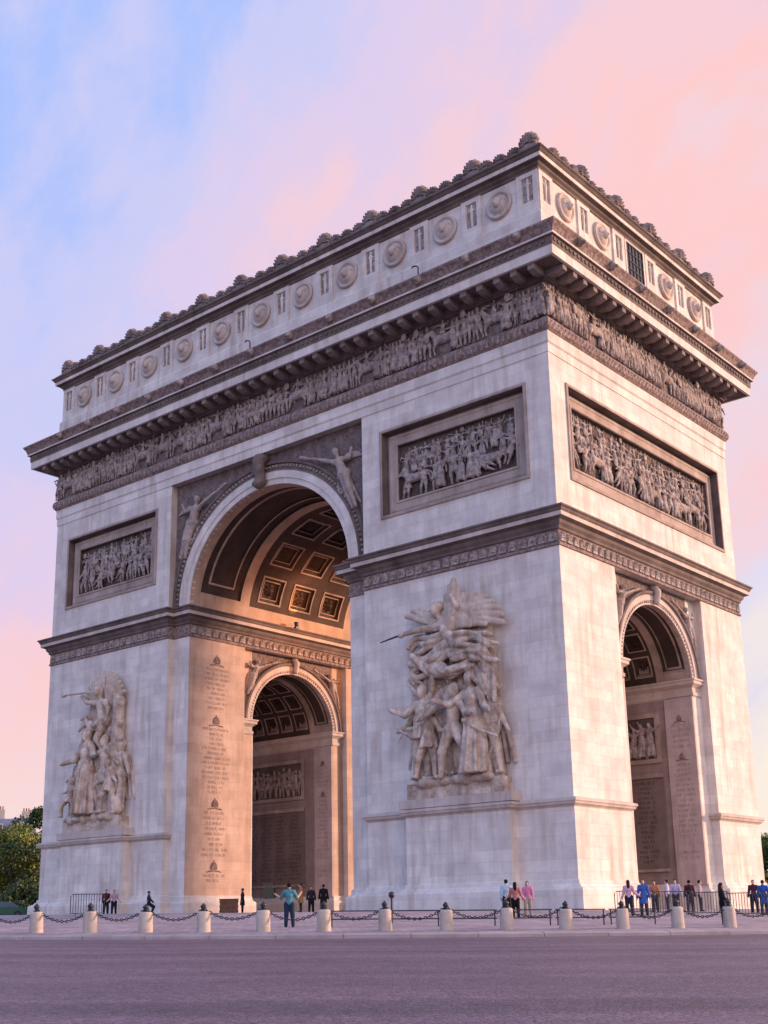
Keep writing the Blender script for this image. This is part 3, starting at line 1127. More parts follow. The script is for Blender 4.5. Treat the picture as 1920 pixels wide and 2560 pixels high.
FRONT = lambda u, d, z: (u, -d, z)
RIGHT = lambda u, d, z: (d, u, z)
BACK = lambda u, d, z: (u, DP + d, z)
LEFT = lambda u, d, z: (-W - d, u, z)
panels = [(FRONT, PX0, 0.0, (-13.38, -1.93, 25.52, 31.40), 'near'), (FRONT, -W, -W - PX0, (-48.47, -37.02, 25.52, 31.40), 'far'),
          (RIGHT, 0.0, DP, (2.0, DP - 1.9, 25.45, 31.45), 'side')]
PANEL_OBJ = []
for P, u0, u1, h, nm in panels:
    holed(P, u0, u1, ZU0, ZU1, h).build('upper_wall', 'wall_stone', ARCH)
    root = frame_rings(P, h, [(-0.20, -0.02), (-0.20, 0.09), (-0.05, 0.12), (0.0, 0.09)]).build('relief_panel', 'frame_stone', ARCH)
    frame_rings(P, h, [(0.0, 0.09), (0.0, -0.50), (0.16, -0.50)]).build('panel_reveal', 'dark_stone', root)
    frame_rings(P, h, [(0.15, -0.50), (0.20, -0.40), (0.30, -0.36), (0.42, -0.36), (0.46, -0.40), (0.80, -0.40), (0.84, -0.34), (0.96, -0.34), (1.0, -0.42)]).build('panel_frame', 'frame_stone', root)
    fm = frame_rings(P, h, [(0.99, -0.42), (1.0, -0.74)])
    fm.f.append((4, 5, 6, 7))
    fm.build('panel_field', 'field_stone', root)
    PANEL_OBJ.append((root, P, h, nm))
for a_, b_, F_ in ((-W, -W - PX0, BACK), (PX0, 0, BACK), (0, DP, LEFT)):
    MB().add([F_(a_, 0, ZU0), F_(b_, 0, ZU0), F_(b_, 0, ZU1), F_(a_, 0, ZU1)], [(0, 1, 2, 3)]).build('upper_wall', 'wall_stone', ARCH)
for x in (PX0, -W - PX0):
    for ya, yb in ((0, REC), (DP - REC, DP)):
        MB().add([(x, ya, ZU0), (x, yb, ZU0), (x, yb, ZU1), (x, ya, ZU1)], [(0, 1, 2, 3)]).build('upper_return', 'trim_stone', ARCH)

# --- main entablature
rect = [(0, 0), (0, DP), (-W, DP), (-W, 0)]
MB().prism(rect, 33.14, 40.45).build('entablature_core', 'trim_stone', ARCH)
moulding(rect, [(0.0, 33.13), (0.05, 33.14), (0.05, 33.74), (0.09, 33.76), (0.09, 33.80), (0.12, 33.82), (0.12, 34.52)]).build('architrave', 'wall_stone', ARCH)
moulding(rect, [(0.12, 34.52), (0.16, 34.54), (0.22, 34.62), (0.34, 34.78), (0.38, 34.98), (0.34, 35.2), (0.26, 35.34), (0.16, 35.42)]).build('leaf_moulding', 'band_stone', ARCH)
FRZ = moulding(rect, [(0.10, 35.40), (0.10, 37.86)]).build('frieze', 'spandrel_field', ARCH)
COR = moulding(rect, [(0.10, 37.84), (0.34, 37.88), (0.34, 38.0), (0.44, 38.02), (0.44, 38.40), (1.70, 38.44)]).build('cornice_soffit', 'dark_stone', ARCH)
moulding(rect, [(1.62, 38.40), (1.82, 38.40), (1.82, 39.00), (1.86, 39.02)]).build('cornice_corona', 'wall_stone', ARCH)
moulding(rect, [(1.84, 39.01), (1.88, 39.08), (1.90, 39.56), (2.02, 39.60)]).build('egg_moulding', 'dark_stone', ARCH)
moulding(rect, [(1.98, 39.595), (2.08, 39.60), (2.08, 39.72), (2.05, 39.73)]).build('cornice_fillet', 'wall_stone', ARCH)
moulding(rect, [(2.06, 39.725), (2.10, 39.86), (2.20, 40.10), (2.34, 40.28), (2.37, 40.32), (2.37, 40.43), (0.0, 40.62)]).build('cornice_cyma', 'band_stone', ARCH)

# egg and dart pieces along the two visible sides
eg = MB()
for i in range(int(54 / 0.46)):
    u = -W - 1.8 + 0.46 * i
    eg.box(u, u + 0.2, -1.96, -1.80, 39.22, 39.46)
for i in range(int(28.4 / 0.46)):
    u = -1.75 + 0.46 * i
    eg.box(1.80, 1.96, u, u + 0.2, 39.22, 39.46)
e_ = eg.build('egg_and_dart', 'dark_stone', ARCH)
e_['kind'] = 'stuff'
# leaf ribs of the leaf moulding
lf = MB()
for i in range(int(51 / 0.42)):
    u = -W - 0.2 + 0.42 * i
    lf.add([(u, -0.30, 34.68), (u + 0.22, -0.30, 34.68), (u + 0.36, -0.22, 35.36), (u + 0.14, -0.22, 35.36), (u + 0.18, -0.46, 35.0)], [(0, 1, 4), (1, 2, 4), (2, 3, 4), (3, 0, 4)])
for i in range(int(25.2 / 0.42)):
    u = -0.2 + 0.42 * i
    lf.add([(0.30, u, 34.68), (0.30, u + 0.22, 34.68), (0.22, u + 0.36, 35.36), (0.22, u + 0.14, 35.36), (0.46, u + 0.18, 35.0)], [(0, 1, 4), (1, 2, 4), (2, 3, 4), (3, 0, 4)])
l_ = lf.build('leaf_carving', 'relief_stone', ARCH)
l_['kind'] = 'stuff'

# modillions under the corona
mm = MB()
mm.add([(-0.23, 0.0, 0.0), (0.23, 0.0, 0.0), (0.23, -0.62, -0.10), (-0.23, -0.62, -0.10), (-0.23, -1.18, 0.05), (0.23, -1.18, 0.05), (-0.23, -1.18, 0.42), (0.23, -1.18, 0.42), (-0.23, 0, 0.42), (0.23, 0, 0.42)],
       [(0, 1, 2, 3), (3, 2, 5, 4), (4, 5, 7, 6), (0, 3, 4, 6, 8), (1, 9, 7, 5, 2), (6, 7, 9, 8)])
mod = mm.mesh('modillion', 'crest_stone')
for i in range(40):
    u = 0.10 - 1.30 * i
    link('modillion', mod, None, COR, (u, -0.42, 38.0))
for i in range(21):
    link('modillion', mod, None, COR, (0.42, -0.08 + 1.222 * i, 38.0), (0, 0, math.pi / 2))
# lion-head spouts on the cyma
lb = Blob(0.06)
lb.ell((0, 0, 0), (0.30, 0.26, 0.30)).ell((0, -0.26, -0.06), (0.15, 0.16, 0.13)).ell((-0.2, -0.05, 0.22), (0.1, 0.1, 0.1)).ell((0.2, -0.05, 0.22), (0.1, 0.1, 0.1))
lion = lb.mesh('lion_head', 0.07, 'relief_stone')
CYM = [o for o in ARCH.children if o.name.startswith('cornice_cyma')][0]
for i in range(13):
    link('lion_head', lion, None, CYM, (-0.35 - 3.92 * i, -2.28, 40.12))
for i in range(7):
    link('lion_head', lion, None, CYM, (2.28, 0.9 + 3.92 * i, 40.12), (0, 0, math.pi / 2))

# --- attic
MB().prism(rect, 40.40, 46.2).build('attic', 'wall_stone', ARCH)
ATT = [o for o in ARCH.children if o.name == 'attic'][0]
moulding(rect, [(0.20, 40.4), (0.20, 42.75), (0.12, 42.9), (0.02, 42.98)]).build('attic_base', 'wall_stone', ARCH)
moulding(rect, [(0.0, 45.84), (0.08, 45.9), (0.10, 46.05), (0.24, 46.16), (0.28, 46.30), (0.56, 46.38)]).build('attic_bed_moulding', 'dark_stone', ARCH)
moulding(rect, [(0.48, 46.37), (0.60, 46.38), (0.60, 46.64), (0.62, 46.65)]).build('attic_fascia', 'wall_stone', ARCH)
moulding(rect, [(0.61, 46.645), (0.68, 46.72), (0.76, 46.86), (0.86, 46.92), (0.86, 47.0), (0.62, 47.06), (0.62, 47.22), (0.5, 47.26), (-1.0, 47.26)]).build('attic_cyma', 'dark_stone', ARCH)
MB().prism(offset_poly(rect, -0.6), 46.0, 47.4).build('roof_deck', 'trim_stone', ARCH)

pil = MB()
fr = lambda x, d, z: (x, -d, z)
pil.add([fr(-0.80, 0, 42.9), fr(0.80, 0, 42.9), fr(0.80, 0, 45.86), fr(-0.80, 0, 45.86), fr(-0.80, .12, 42.9), fr(0.80, .12, 42.9), fr(0.80, .12, 45.86), fr(-0.80, .12, 45.86),
         fr(-0.44, .12, 43.75), fr(0.44, .12, 43.75), fr(0.44, .12, 45.55), fr(-0.44, .12, 45.55), fr(-0.40, -.04, 43.8), fr(0.40, -.04, 43.8), fr(0.40, -.04, 45.5), fr(-0.40, -.04, 45.5)],
        [(0, 1, 5, 4), (1, 2, 6, 5), (2, 3, 7, 6), (3, 0, 4, 7), (4, 5, 9, 8), (5, 6, 10, 9), (6, 7, 11, 10), (7, 4, 8, 11), (8, 9, 13, 12), (9, 10, 14, 13), (10, 11, 15, 14), (11, 8, 12, 15)])
pilm = pil.mesh('pilaster', 'wall_stone')
pf = MB()
pf.add([fr(-0.42, 0.006, 43.78), fr(0.42, 0.006, 43.78), fr(0.42, 0.006, 45.52), fr(-0.42, 0.006, 45.52)], [(0, 1, 2, 3)])
pfm = pf.mesh('sunk_field', 'relief_stone')
sw = Blob(0.03)
sw.cap((0, 0, 43.85), (0, 0, 45.1), 0.07, 0.13).cap((-0.2, 0, 45.05), (0.2, 0, 45.05), 0.06).cap((0, 0, 45.1), (0, 0, 45.42), 0.06, 0.09)
swm = sw.mesh('carved_sword', 0.05, 'wall_stone')
sh = MB()
sh.lathe([(1.0, 0.0), (1.0, 0.16), (0.92, 0.22), (0.83, 0.22), (0.78, 0.13), (0.70, 0.12), (0.64, 0.20), (0.45, 0.33), (0.2, 0.40), (0.0, 0.41)], 28)
shm = sh.mesh('shield', 'trim_stone', True)
fb = Blob(0.05)
fb.ell((0, -0.42, 0.02), (0.26, 0.2, 0.33)).cap((0, -0.62, 0.08), (0, -0.66, -0.03), 0.04, 0.06).ell((0, -0.56, -0.14), (0.1, 0.07, 0.05))
for i_ in range(9):
    a_ = 0.2 + 2.74 * i_ / 8
    fb.chain([(0.24 * math.cos(a_), -0.36, 0.08 + 0.28 * math.sin(a_)), (0.50 * math.cos(a_ + 0.2), -0.28, 0.06 + 0.46 * math.sin(a_ + 0.2)), (0.62 * math.cos(a_ - 0.1), -0.2, 0.02 + 0.55 * math.sin(a_ - 0.1))], 0.075, 0.05, k=0.03)
facem = fb.mesh('carved_face', 0.05, 'trim_stone')


def copyobj(name, me, parent, loc, rot=(0, 0, 0), scl=None):
    return link(name, me, None, parent, loc, rot, scl)


hl = math.pi / 2
for k in range(12):
    u = -0.78 - 4.432 * k
    p = copyobj('pilaster', pilm, ATT, (u, 0, 0))
    copyobj('sunk_field', pfm, p, (0, 0, 0))
    copyobj('carved_sword', swm, p, (0, -0.02, 0))
    if k < 11:
        copyobj('shield', shm, ATT, (-3.0 - 4.432 * k, 0, 44.5), (hl, 0, 0))
        copyobj('carved_face', facem, ATT, (-3.0 - 4.432 * k, 0, 44.5))
for k in range(6):
    u = 0.78 + 4.656 * k
    p = copyobj('pilaster', pilm, ATT, (0, u, 0), (0, 0, hl))
    copyobj('sunk_field', pfm, p, (0, 0, 0))
    copyobj('carved_sword', swm, p, (0, -0.02, 0))
    if k in (0, 1, 3, 4):
        copyobj('shield', shm, ATT, (0, 3.1 + 4.656 * k, 44.5), (hl, 0, hl))
        copyobj('carved_face', facem, ATT, (0, 3.1 + 4.656 * k, 44.5), (0, 0, hl))
win = MB().box(0.012, 0.03, 11.2, 13.62, 43.05, 45.8).build('window', 'glass_dark', ATT)
wf = MB()
for u0, u1, z0, z1 in ((11.0, 11.2, 42.95, 45.84), (13.62, 13.82, 42.95, 45.84), (11.2, 13.62, 45.72, 45.84)):
    wf.box(0.0, 0.12, u0, u1, z0, z1)
wf.build('window_frame', 'wall_stone', win)
for i in range(6):
    g = MB()
    x = 11.2 + 2.42 * i / 5
    g.tube([(0.06, x, 43.05), (0.06, x, 45.75)], 0.035, 5)
    g.build('grille_bar', 'iron', win)
for i in range(5):
    g = MB()
    z = 43.1 + 2.6 * i / 4
    g.tube([(0.06, 11.2, z), (0.06, 13.62, z + (0.0))], 0.035, 5)
    g.build('grille_bar', 'iron', win)




def antefix_mesh(name, w, h, petals, thick):
    """palmette: scalloped fan with a raised rib on every petal, on a short block"""
    m = MB()
    m.box(-w * 0.45, w * 0.45, -thick * 0.5, thick * 0.5, 0, h * 0.3)
    n = petals * 4
    cz = h * 0.42
    a0 = -0.55
    out, mid = [], []
    for i in range(n + 1):
        a = a0 + (math.pi - 2 * a0) * i / n
        sc = 0.84 + 0.16 * abs(math.sin(petals * math.pi * i / n))
        x, z = -math.cos(a) * w * 0.5 * sc, cz + math.sin(a) * (h - cz) * sc
        out.append((x, z))
        ridge = 0.5 + 0.5 * abs(math.sin(petals * math.pi * i / n))
        mid.append((-math.cos(a) * w * 0.36 * sc, cz + math.sin(a) * (h - cz) * 0.74 * sc, ridge))
    vs = [(0, -thick * 0.55, cz * 0.9), (0, thick * 0.5, cz * 0.9)]
    for (x, z), (mx, mz, rg) in zip(out, mid):
        vs += [(x, -thick * 0.18, z), (x, thick * 0.3, z), (mx, -thick * (0.3 + 0.5 * rg), mz)]
    fs = []
    for i in range(n):
        p, q = 2 + 3 * i, 5 + 3 * i
        fs += [(0, p + 2, q + 2), (p + 2, p, q, q + 2), (p, p + 1, q + 1, q), (1, q + 1, p + 1)]
    m.add(vs, fs)
    return m.mesh(name, 'dark_stone')


big = antefix_mesh('antefix', 1.5, 1.36, 9, 0.5)
sml = antefix_mesh('small_antefix', 1.1, 0.78, 7, 0.42)
for q_ in (big, sml):
    q_.materials[0] = MATS['crest_stone']
pal = antefix_mesh('palmette', 0.62, 0.62, 7, 0.16)
pal.materials[0] = MATS['relief_stone']
IMF = [o for o in ARCH.children if o.name.startswith('impost_frieze')]
for i in range(21):
    copyobj('palmette', pal, IMF[0], (-0.36 - 0.723 * i, -0.05, 20.98))
    copyobj('palmette', pal, IMF[1], (-W + 0.36 + 0.723 * i, -0.05, 20.98))
for i in range(34):
    copyobj('palmette', pal, IMF[0], (0.05, 0.36 + 0.73 * i, 20.98), (0, 0, hl))
for i in range(32):
    copyobj('palmette', pal, IMF[1], (-W - JX + 0.05, REC + 0.36 + 0.73 * i, 20.98), (0, 0, hl))
PARA = moulding(rect, [(0.42, 47.2), (0.42, 47.40), (0.34, 47.44), (0.0, 47.44), (0.0, 47.2)]).build('parapet', 'dark_stone', ARCH)
for k in range(12):
    u = -0.35 - 4.475 * k
    copyobj('antefix', big, PARA, (u, -0.28, 47.2))
    if k < 11:
        for j in (1, 2, 3):
            copyobj('antefix', sml, PARA, (u - 4.475 * j / 4, -0.28, 47.2), None, (1, 1, rnd.uniform(0.9, 1.08)))
for k in range(6):
    v = 0.35 + 4.75 * k
    if k:
        copyobj('antefix', big, PARA, (0.28, v, 47.2), (0, 0, hl))
    if k < 5:
        for j in (1, 2, 3):
            copyobj('antefix', sml, PARA, (0.28, v + 4.75 * j / 4, 47.2), (0, 0, hl), (1, 1, rnd.uniform(0.9, 1.08)))

# --- keystone bracket of the main arch
kb = Blob(0.12)
zc = SPR_M + RISE_M
kb.chain([(CX, REC - 0.15, zc + 2.25), (CX, REC - 0.75, zc + 1.9), (CX, REC - 0.75, zc + 1.2), (CX, REC - 0.55, zc + 0.3), (CX, REC - 0.7, zc + 0.05)], 0.46, 0.40, 1.0)
kb.ell((CX, REC - 1.0, zc + 1.6), (0.32, 0.28, 0.42)).ell((CX - 0.3, REC - 0.95, zc + 1.1), (0.22, 0.2, 0.3)).ell((CX + 0.3, REC - 0.95, zc + 1.1), (0.22, 0.2, 0.3)).ell((CX, REC - 0.9, zc + 0.05), (0.5, 0.3, 0.26))
link('keystone', kb.mesh('keystone', 0.11, 'dark_stone', ymax=REC + 0.3), None, ARCH)
kb = Blob(0.08)
zs = SPR_S + RISE_S
for X0, out in ((-REC, 1), (-W - JX - 0.5, 1)):
    k2 = Blob(0.08)
    k2.chain([(X0 + 0.1, CY, zs + 1.25), (X0 + 0.4, CY, zs + 0.9), (X0 + 0.3, CY, zs + 0.25)], 0.26, 0.22)
    link('keystone', k2.mesh('keystone', 0.09, 'trim_stone'), None, ARCH)

# ------------------------------------------------------------------ relief figures
FIG = []
fr_ = random.Random(21)


def relief_fig(i):
    B = Blob(0.022)
    J = body_joints(lean=fr_.uniform(-0.18, 0.18), la=(fr_.uniform(0.1, 2.2), fr_.uniform(0.0, 2.8)), ra=(fr_.uniform(0.1, 2.2), fr_.uniform(0.0, 2.8)),
                    lf=(0.2, 0.3), rf=(0.2, 0.3), ll=(fr_.uniform(0.0, 0.35), fr_.uniform(-0.15, 0.3)), rl=(fr_.uniform(0.0, 0.35), fr_.uniform(-0.15, 0.3)), lk=fr_.uniform(0, 0.3), rk=fr_.uniform(0, 0.3))
    put_body(B, J, 1.0, fat=1.2)
    t = i % 4
    if t == 0:
        B.skirt((0, 0, 0.62), (0, 0, 0.05), 0.10, 0.17, 8, 0.16, i)
    elif t == 1:
        B.skirt((0, 0, 0.62), (0, 0, 0.34), 0.10, 0.16, 7, 0.16, i)
    h = J['hea']
    if t in (1, 3):
        B.ell((h[0], h[1], h[2] + 0.035), (0.06, 0.07, 0.05)).cap((h[0], h[1] + 0.04, h[2] + 0.08), (h[0], h[1] - 0.03, h[2] + 0.10), 0.022, 0.03)
    if t == 2:
        B.ell((J['hal'][0], -0.10, J['hal'][2]), (0.13, 0.05, 0.15))
    if t == 3:
        B.cap((J['har'][0], -0.08, 0.03), (J['har'][0] + 0.05, -0.08, 1.12), 0.018)
    return B.mesh('relief_figure', 0.034, 'relief_stone', ymax=0.06)


for i in range(14):
    FIG.append(relief_fig(i))


def horse_mesh():
    B = Blob(0.05)
    B.cap((-0.42, 0, 0.62), (0.38, 0, 0.64), 0.20, 0.21)
    B.cap((0.38, 0, 0.70), (0.66, -0.05, 1.02), 0.17, 0.11)
    B.cap((0.64, -0.05, 1.04), (0.90, -0.1, 0.88), 0.095, 0.06)
    for x, kx, y in ((-0.45, -0.52, -0.1), (-0.38, -0.30, 0.1), (0.36, 0.50, -0.12), (0.40, 0.36, 0.1)):
        B.cap((x, y, 0.5), (kx, y, 0.28), 0.10, 0.06).cap((kx, y, 0.28), (kx - 0.05, y, 0.02), 0.05, 0.04)
    B.chain([(-0.58, 0, 0.7), (-0.76, 0, 0.6), (-0.82, 0, 0.28)], 0.06, 0.05)
    return B.mesh('relief_horse', 0.05, 'relief_stone', ymax=0.08)


HORSE = horse_mesh()


def place_fig(me, parent, face, u, d, z, sx, sz, flip=1, depth=1.0, name='figure'):
    x, y, zz = face(u, d, z)
    rz = 0 if face is FRONT else hl
    return link(name, me, None, parent, (x, y, zz), (0, 0, rz), (sx * flip, sz * depth, sz))


# the great frieze
for face, u0, u1 in ((FRONT, -W + 0.1, -0.15), (RIGHT, 0.2, DP - 0.1)):
    u = u0
    k = 0
    while u < u1:
        if fr_.random() < 0.06 and u + 1.8 < u1:
            place_fig(HORSE, FRZ, face, u + 0.9, 0.16, 35.46, 1.55, 1.75, fr_.choice((1, -1)), 0.8, 'relief_horse')
            place_fig(fr_.choice(FIG), FRZ, face, u + 0.8, 0.22, 36.3, 1.6, 1.55, 1, 0.8)
            u += 1.7
            continue
        H = fr_.uniform(2.12, 2.36)
        place_fig(fr_.choice(FIG), FRZ, face, u, 0.18, 35.44, H * fr_.uniform(0.72, 1.0), H, fr_.choice((1, -1)), 0.85)
        u += fr_.uniform(0.30, 0.52)

# battle reliefs in the upper panels
for root, P, h, nm in PANEL_OBJ:
    a, b, c, d = h[0] + 1.15, h[1] - 1.15, h[2] + 1.02, h[3] - 1.04
    n = int((b - a) / 0.55)
    for i in range(n):
        u = a + (b - a) * (i + 0.5) / n + fr_.uniform(-0.15, 0.15)
        H = fr_.uniform(1.6, 1.95)
        place_fig(fr_.choice(FIG), root, P, u, -0.66, min(d - H, c + 1.3 + fr_.uniform(-0.3, 0.45)), H, H, fr_.choice((1, -1)), 0.9)
    n = int((b - a) / 0.8)
    for i in range(n):
        u = a + (b - a) * (i + 0.5) / n + fr_.uniform(-0.2, 0.2)
        H = fr_.uniform(1.3, 1.6)
        place_fig(fr_.choice(FIG), root, P, u, -0.74, d - H + fr_.uniform(-0.25, 0.1), H, H, fr_.choice((1, -1)), 0.8)
    n = int((b - a) / 0.75)
    for i in range(n):
        u = a + 0.2 + (b - a - 0.4) * (i + 0.5) / n + fr_.uniform(-0.2, 0.2)
        if fr_.random() < 0.2 and a + 1.2 < u < b - 1.2:
            place_fig(HORSE, root, P, u, -0.58, c + fr_.uniform(0.0, 0.5), 1.5, 1.55, fr_.choice((1, -1)), 0.8, 'relief_horse')
            continue
        H = fr_.uniform(1.9, 2.4)
        o = place_fig(fr_.choice(FIG), root, P, u, -0.52, c, H, H, fr_.choice((1, -1)), 0.9)
        if fr_.random() < 0.2:
            H = 2.0
            o.scale = (H, H * 0.9, H)
            o.rotation_euler.y = fr_.uniform(-1.1, 1.1)
            o.location.z += 0.3


# reliefs in the reveal panels of the small passages
def reveal_figs(x0, x1):
    par = [o for o in ARCH.children if o.name.startswith('reveal_field')][0]
    n = int((x1 - x0) / 0.62)
    for i in range(n):
        H = fr_.uniform(2.2, 2.55)
        link('figure', fr_.choice(FIG), None, par, (x0 + (x1 - x0) * (i + 0.5) / n, SY1 - 0.06, 9.95), None, (H, H * 0.8, H))


reveal_figs(-12.5, -3.7)
reveal_figs(-W + 3.9, -W + 13.2)


# winged figures in the spandrels (local: stretches to +x over the arch, legs trail down to -x)
def feathers(B, root, tips, r0, r1, y0=0.0, sy=1.6, k=0.05):
    for i, t in enumerate(tips):
        mid = [(root[q] * 0.45 + t[q] * 0.55) for q in range(3)]
        mid[2] += 0.12 * abs(t[0] - root[0])
        B.cap((root[0], root[1] + y0, root[2]), (mid[0], mid[1] + y0, mid[2]), r0 * 0.7, r0, sy, k)
        B.cap((mid[0], mid[1] + y0, mid[2]), (t[0], t[1] + y0, t[2]), r0, r1, sy, k)


def victory():
    B = Blob(0.10)
    B.cap((-0.25, 0, 0), (0.15, 0, 0), 0.36).cap((0, 0, 0), (0.35, -0.05, 0.95), 0.36, 0.36).cap((0.1, -0.05, 1.05), (0.75, -0.05, 0.95), 0.22)
    B.cap((0.4, -0.05, 1.1), (0.55, -0.1, 1.5), 0.14).ell((0.62, -0.15, 1.72), (0.24, 0.27, 0.31))
    B.cap((0.75, -0.1, 1.0), (1.7, -0.2, 1.35), 0.19, 0.14).cap((1.7, -0.2, 1.35), (2.7, -0.2, 1.75), 0.14, 0.10)
    B.cap((2.5, -0.2, 1.62), (3.9, -0.2, 2.15), 0.06, 0.16)
    B.cap((0.1, -0.1, 1.05), (-0.7, -0.2, 0.95), 0.18, 0.14).cap((-0.7, -0.2, 0.95), (-1.0, -0.25, 1.6), 0.14, 0.10)
    for dx, dy in ((-0.25, -0.1), (0.12, 0.02)):
        B.cap((dx, dy, -0.1), (dx - 0.45, dy - 0.1, -1.35), 0.30, 0.22).cap((dx - 0.45, dy - 0.1, -1.35), (dx - 0.95, dy, -2.7), 0.21, 0.13)
    for i in range(5):
        x = -0.35 + 0.22 * i
        B.chain([(x, 0.05, -0.1), (x - 0.5 + 0.12 * i, 0.1, -1.3), (x - 1.1 + 0.22 * i, 0.1, -2.4 + 0.25 * i)], 0.13, 0.10, k=0.04)
    feathers(B, (0.15, 0.15, 0.9), [(-1.7 + 0.3 * i, 0.1, 1.0 + 0.28 * i - 0.05 * i * i) for i in range(6)], 0.20, 0.10)
    return B.mesh('winged_figure', 0.07, 'spandrel_stone', ymax=0.22)


VIC = victory()
SPW = [o for o in ARCH.children if o.name.startswith('main_spandrel_wall')][0]
link('winged_figure', VIC, None, SPW, (-33.1, REC - 0.18, 29.7), None, (1.0, 1, 1.0))
link('winged_figure', VIC, None, SPW, (-W + 33.1, REC - 0.18, 29.7), None, (-1.0, 1, 1.0))
SPS = [o for o in ARCH.children if o.name.startswith('spandrel_wall')]
for o in SPS:
    x = o.data.vertices[0].co.x
    if abs(x + REC) < 0.01 or abs(x - (-W - JX - 0.5)) < 0.01:
        for s in (1, -1):
            link('winged_figure', VIC, None, o, (x + 0.1, CY - s * 4.65, 18.75), (0, 0, hl), (0.62 * s, 0.8, 0.62))

# ------------------------------------------------------------------ sculpture groups on the pedestals
GS = 0.062


def group_root(cx, label):
    m = MB()
    m.box(cx - 4.2, cx + 4.1, -1.05, 0.02, 6.03, 6.56)
    root = m.build('sculpture_group', 'trim_stone', ARCH)
    root['label'] = label
    MB().box(cx - 3.55, cx + 3.5, -0.98, 0.02, 6.56, 7.50).build('plinth', 'sculpture_stone', root)
    return root


def sculpt(root, cx, B, name, wob=0.0, h=GS):
    me = B.mesh(name, h, 'wing_stone' if name == 'wing' else 'sculpture_stone', ymax=0.80, wob=wob)
    return link(name, me, None, root, (cx, -0.78, 7.46), None, (0.84, 1, 0.975))


def nude(root, cx, x, H, y=0.0, z=0.0, drape=None, helmet=False, hair=True, extra=None, **kw):
    B = Blob(0.020 * H)
    J = body_joints(**kw)
    put_body(B, J, H, (x, y, z + 0.12), fat=1.22)
    g = lambda k: tuple(J[k][i] * H + (x, y, z + 0.12)[i] for i in range(3))
    hd = g('hea')
    if helmet:
        B.ell((hd[0], hd[1] + 0.01 * H, hd[2] + 0.03 * H), (0.06 * H, 0.072 * H, 0.055 * H))
        B.chain([(hd[0], hd[1] - 0.06 * H, hd[2] + 0.09 * H), (hd[0], hd[1], hd[2] + 0.125 * H), (hd[0], hd[1] + 0.09 * H, hd[2] + 0.07 * H)], 0.022 * H, 0.028 * H)
    elif hair:
        B.ell((hd[0], hd[1] + 0.02 * H, hd[2] + 0.022 * H), (0.056 * H, 0.06 * H, 0.058 * H))
        for i in range(6):
            a = i * 1.05
            B.ell((hd[0] + 0.05 * H * math.cos(a), hd[1] + 0.01 * H, hd[2] + 0.03 * H + 0.035 * H * math.sin(a)), (0.022 * H,) * 3)
    p = g('wai')
    if drape == 'long':
        B.skirt(p, (p[0], p[1], z + 0.15), 0.10 * H, 0.16 * H, 9, 0.17, x, 0.85)
    elif drape == 'short':
        B.skirt(p, (p[0], p[1], p[2] - 0.2 * H), 0.095 * H, 0.14 * H, 8, 0.16, x, 0.85)
    elif drape == 'cloak':
        s1, s2 = g('shl'), g('shr')
        for i in range(6):
            t = i / 5
            a = [s1[q] * (1 - t) + s2[q] * t for q in range(3)]
            B.chain([(a[0], a[1] + 0.05 * H, a[2]), (a[0] + (t - 0.5) * 0.2 * H, a[1] + 0.09 * H, a[2] - 0.3 * H), (a[0] + (t - 0.5) * 0.34 * H, a[1] + 0.10 * H, a[2] - 0.62 * H)], 0.035 * H, 0.035 * H, k=0.012 * H)
    if extra:
        extra(B, g)
    sculpt(root, cx, B, 'figure')
    return g


def ribbons(root, cx, paths, r0, r1, name='drapery', k=0.05):
    B = Blob(k)
    for pth in paths:
        P0 = np.array(pth, float)
        tt = np.linspace(0, len(P0) - 1, 9)
        Q = np.stack([np.interp(tt, range(len(P0)), P0[:, q]) for q in range(3)], 1)
        ph, am = fr_.uniform(0, 6.28), fr_.uniform(0.08, 0.24)
        w = np.sin(np.linspace(0, math.pi, 9))
        Q[:, 2] += am * np.sin(tt * 2.1 + ph) * w
        Q[:, 1] += -0.22 * fr_.random() + 0.16 * np.sin(tt * 3.0 + ph * 2)
        Q[-1] += (Q[-1] - Q[-2]) * fr_.uniform(-0.9, 0.1)
        B.chain([tuple(x) for x in Q], r0 * fr_.uniform(0.7, 1.0), r1 * fr_.uniform(0.7, 1.15), k=k)
    return sculpt(root, cx, B, name)


# near group: winged figure shouting above a band of warriors
gx = -7.6
g1 = group_root(gx, 'pale carved high relief of a winged figure above striding warriors')
B = Blob(0.14)
B.cap((0.55, 0, 7.9), (1.25, 0, 7.9), 0.46).cap((0.9, 0, 8.0), (-0.25, -0.15, 9.4), 0.50, 0.46).cap((-1.1, -0.2, 9.75), (0.25, -0.2, 9.95), 0.30)
B.cap((-0.4, -0.2, 9.8), (-0.75, -0.3, 10.45), 0.22).ell((-0.95, -0.4, 10.85), (0.34, 0.40, 0.46)).ell((-0.75, -0.25, 11.05), (0.38, 0.40, 0.36))
B.cap((-1.28, -0.72, 10.82), (-1.36, -0.78, 10.72), 0.08)
B.cap((-1.15, -0.25, 9.75), (-2.7, -0.45, 9.75), 0.26, 0.20).cap((-2.7, -0.45, 9.75), (-4.1, -0.5, 9.62), 0.20, 0.15).ell((-4.2, -0.5, 9.6), (0.22, 0.2, 0.2))
B.cap((0.3, -0.2, 10.0), (0.95, -0.35, 10.8), 0.26, 0.20).cap((0.95, -0.35, 10.8), (0.6, -0.5, 11.5), 0.20, 0.15)
B.cap((1.0, -0.1, 7.9), (2.5, -0.5, 7.35), 0.42, 0.30).cap((2.5, -0.5, 7.35), (4.15, -0.3, 6.95), 0.29, 0.17).cap((4.15, -0.3, 6.95), (4.5, -0.4, 6.85), 0.15, 0.1)
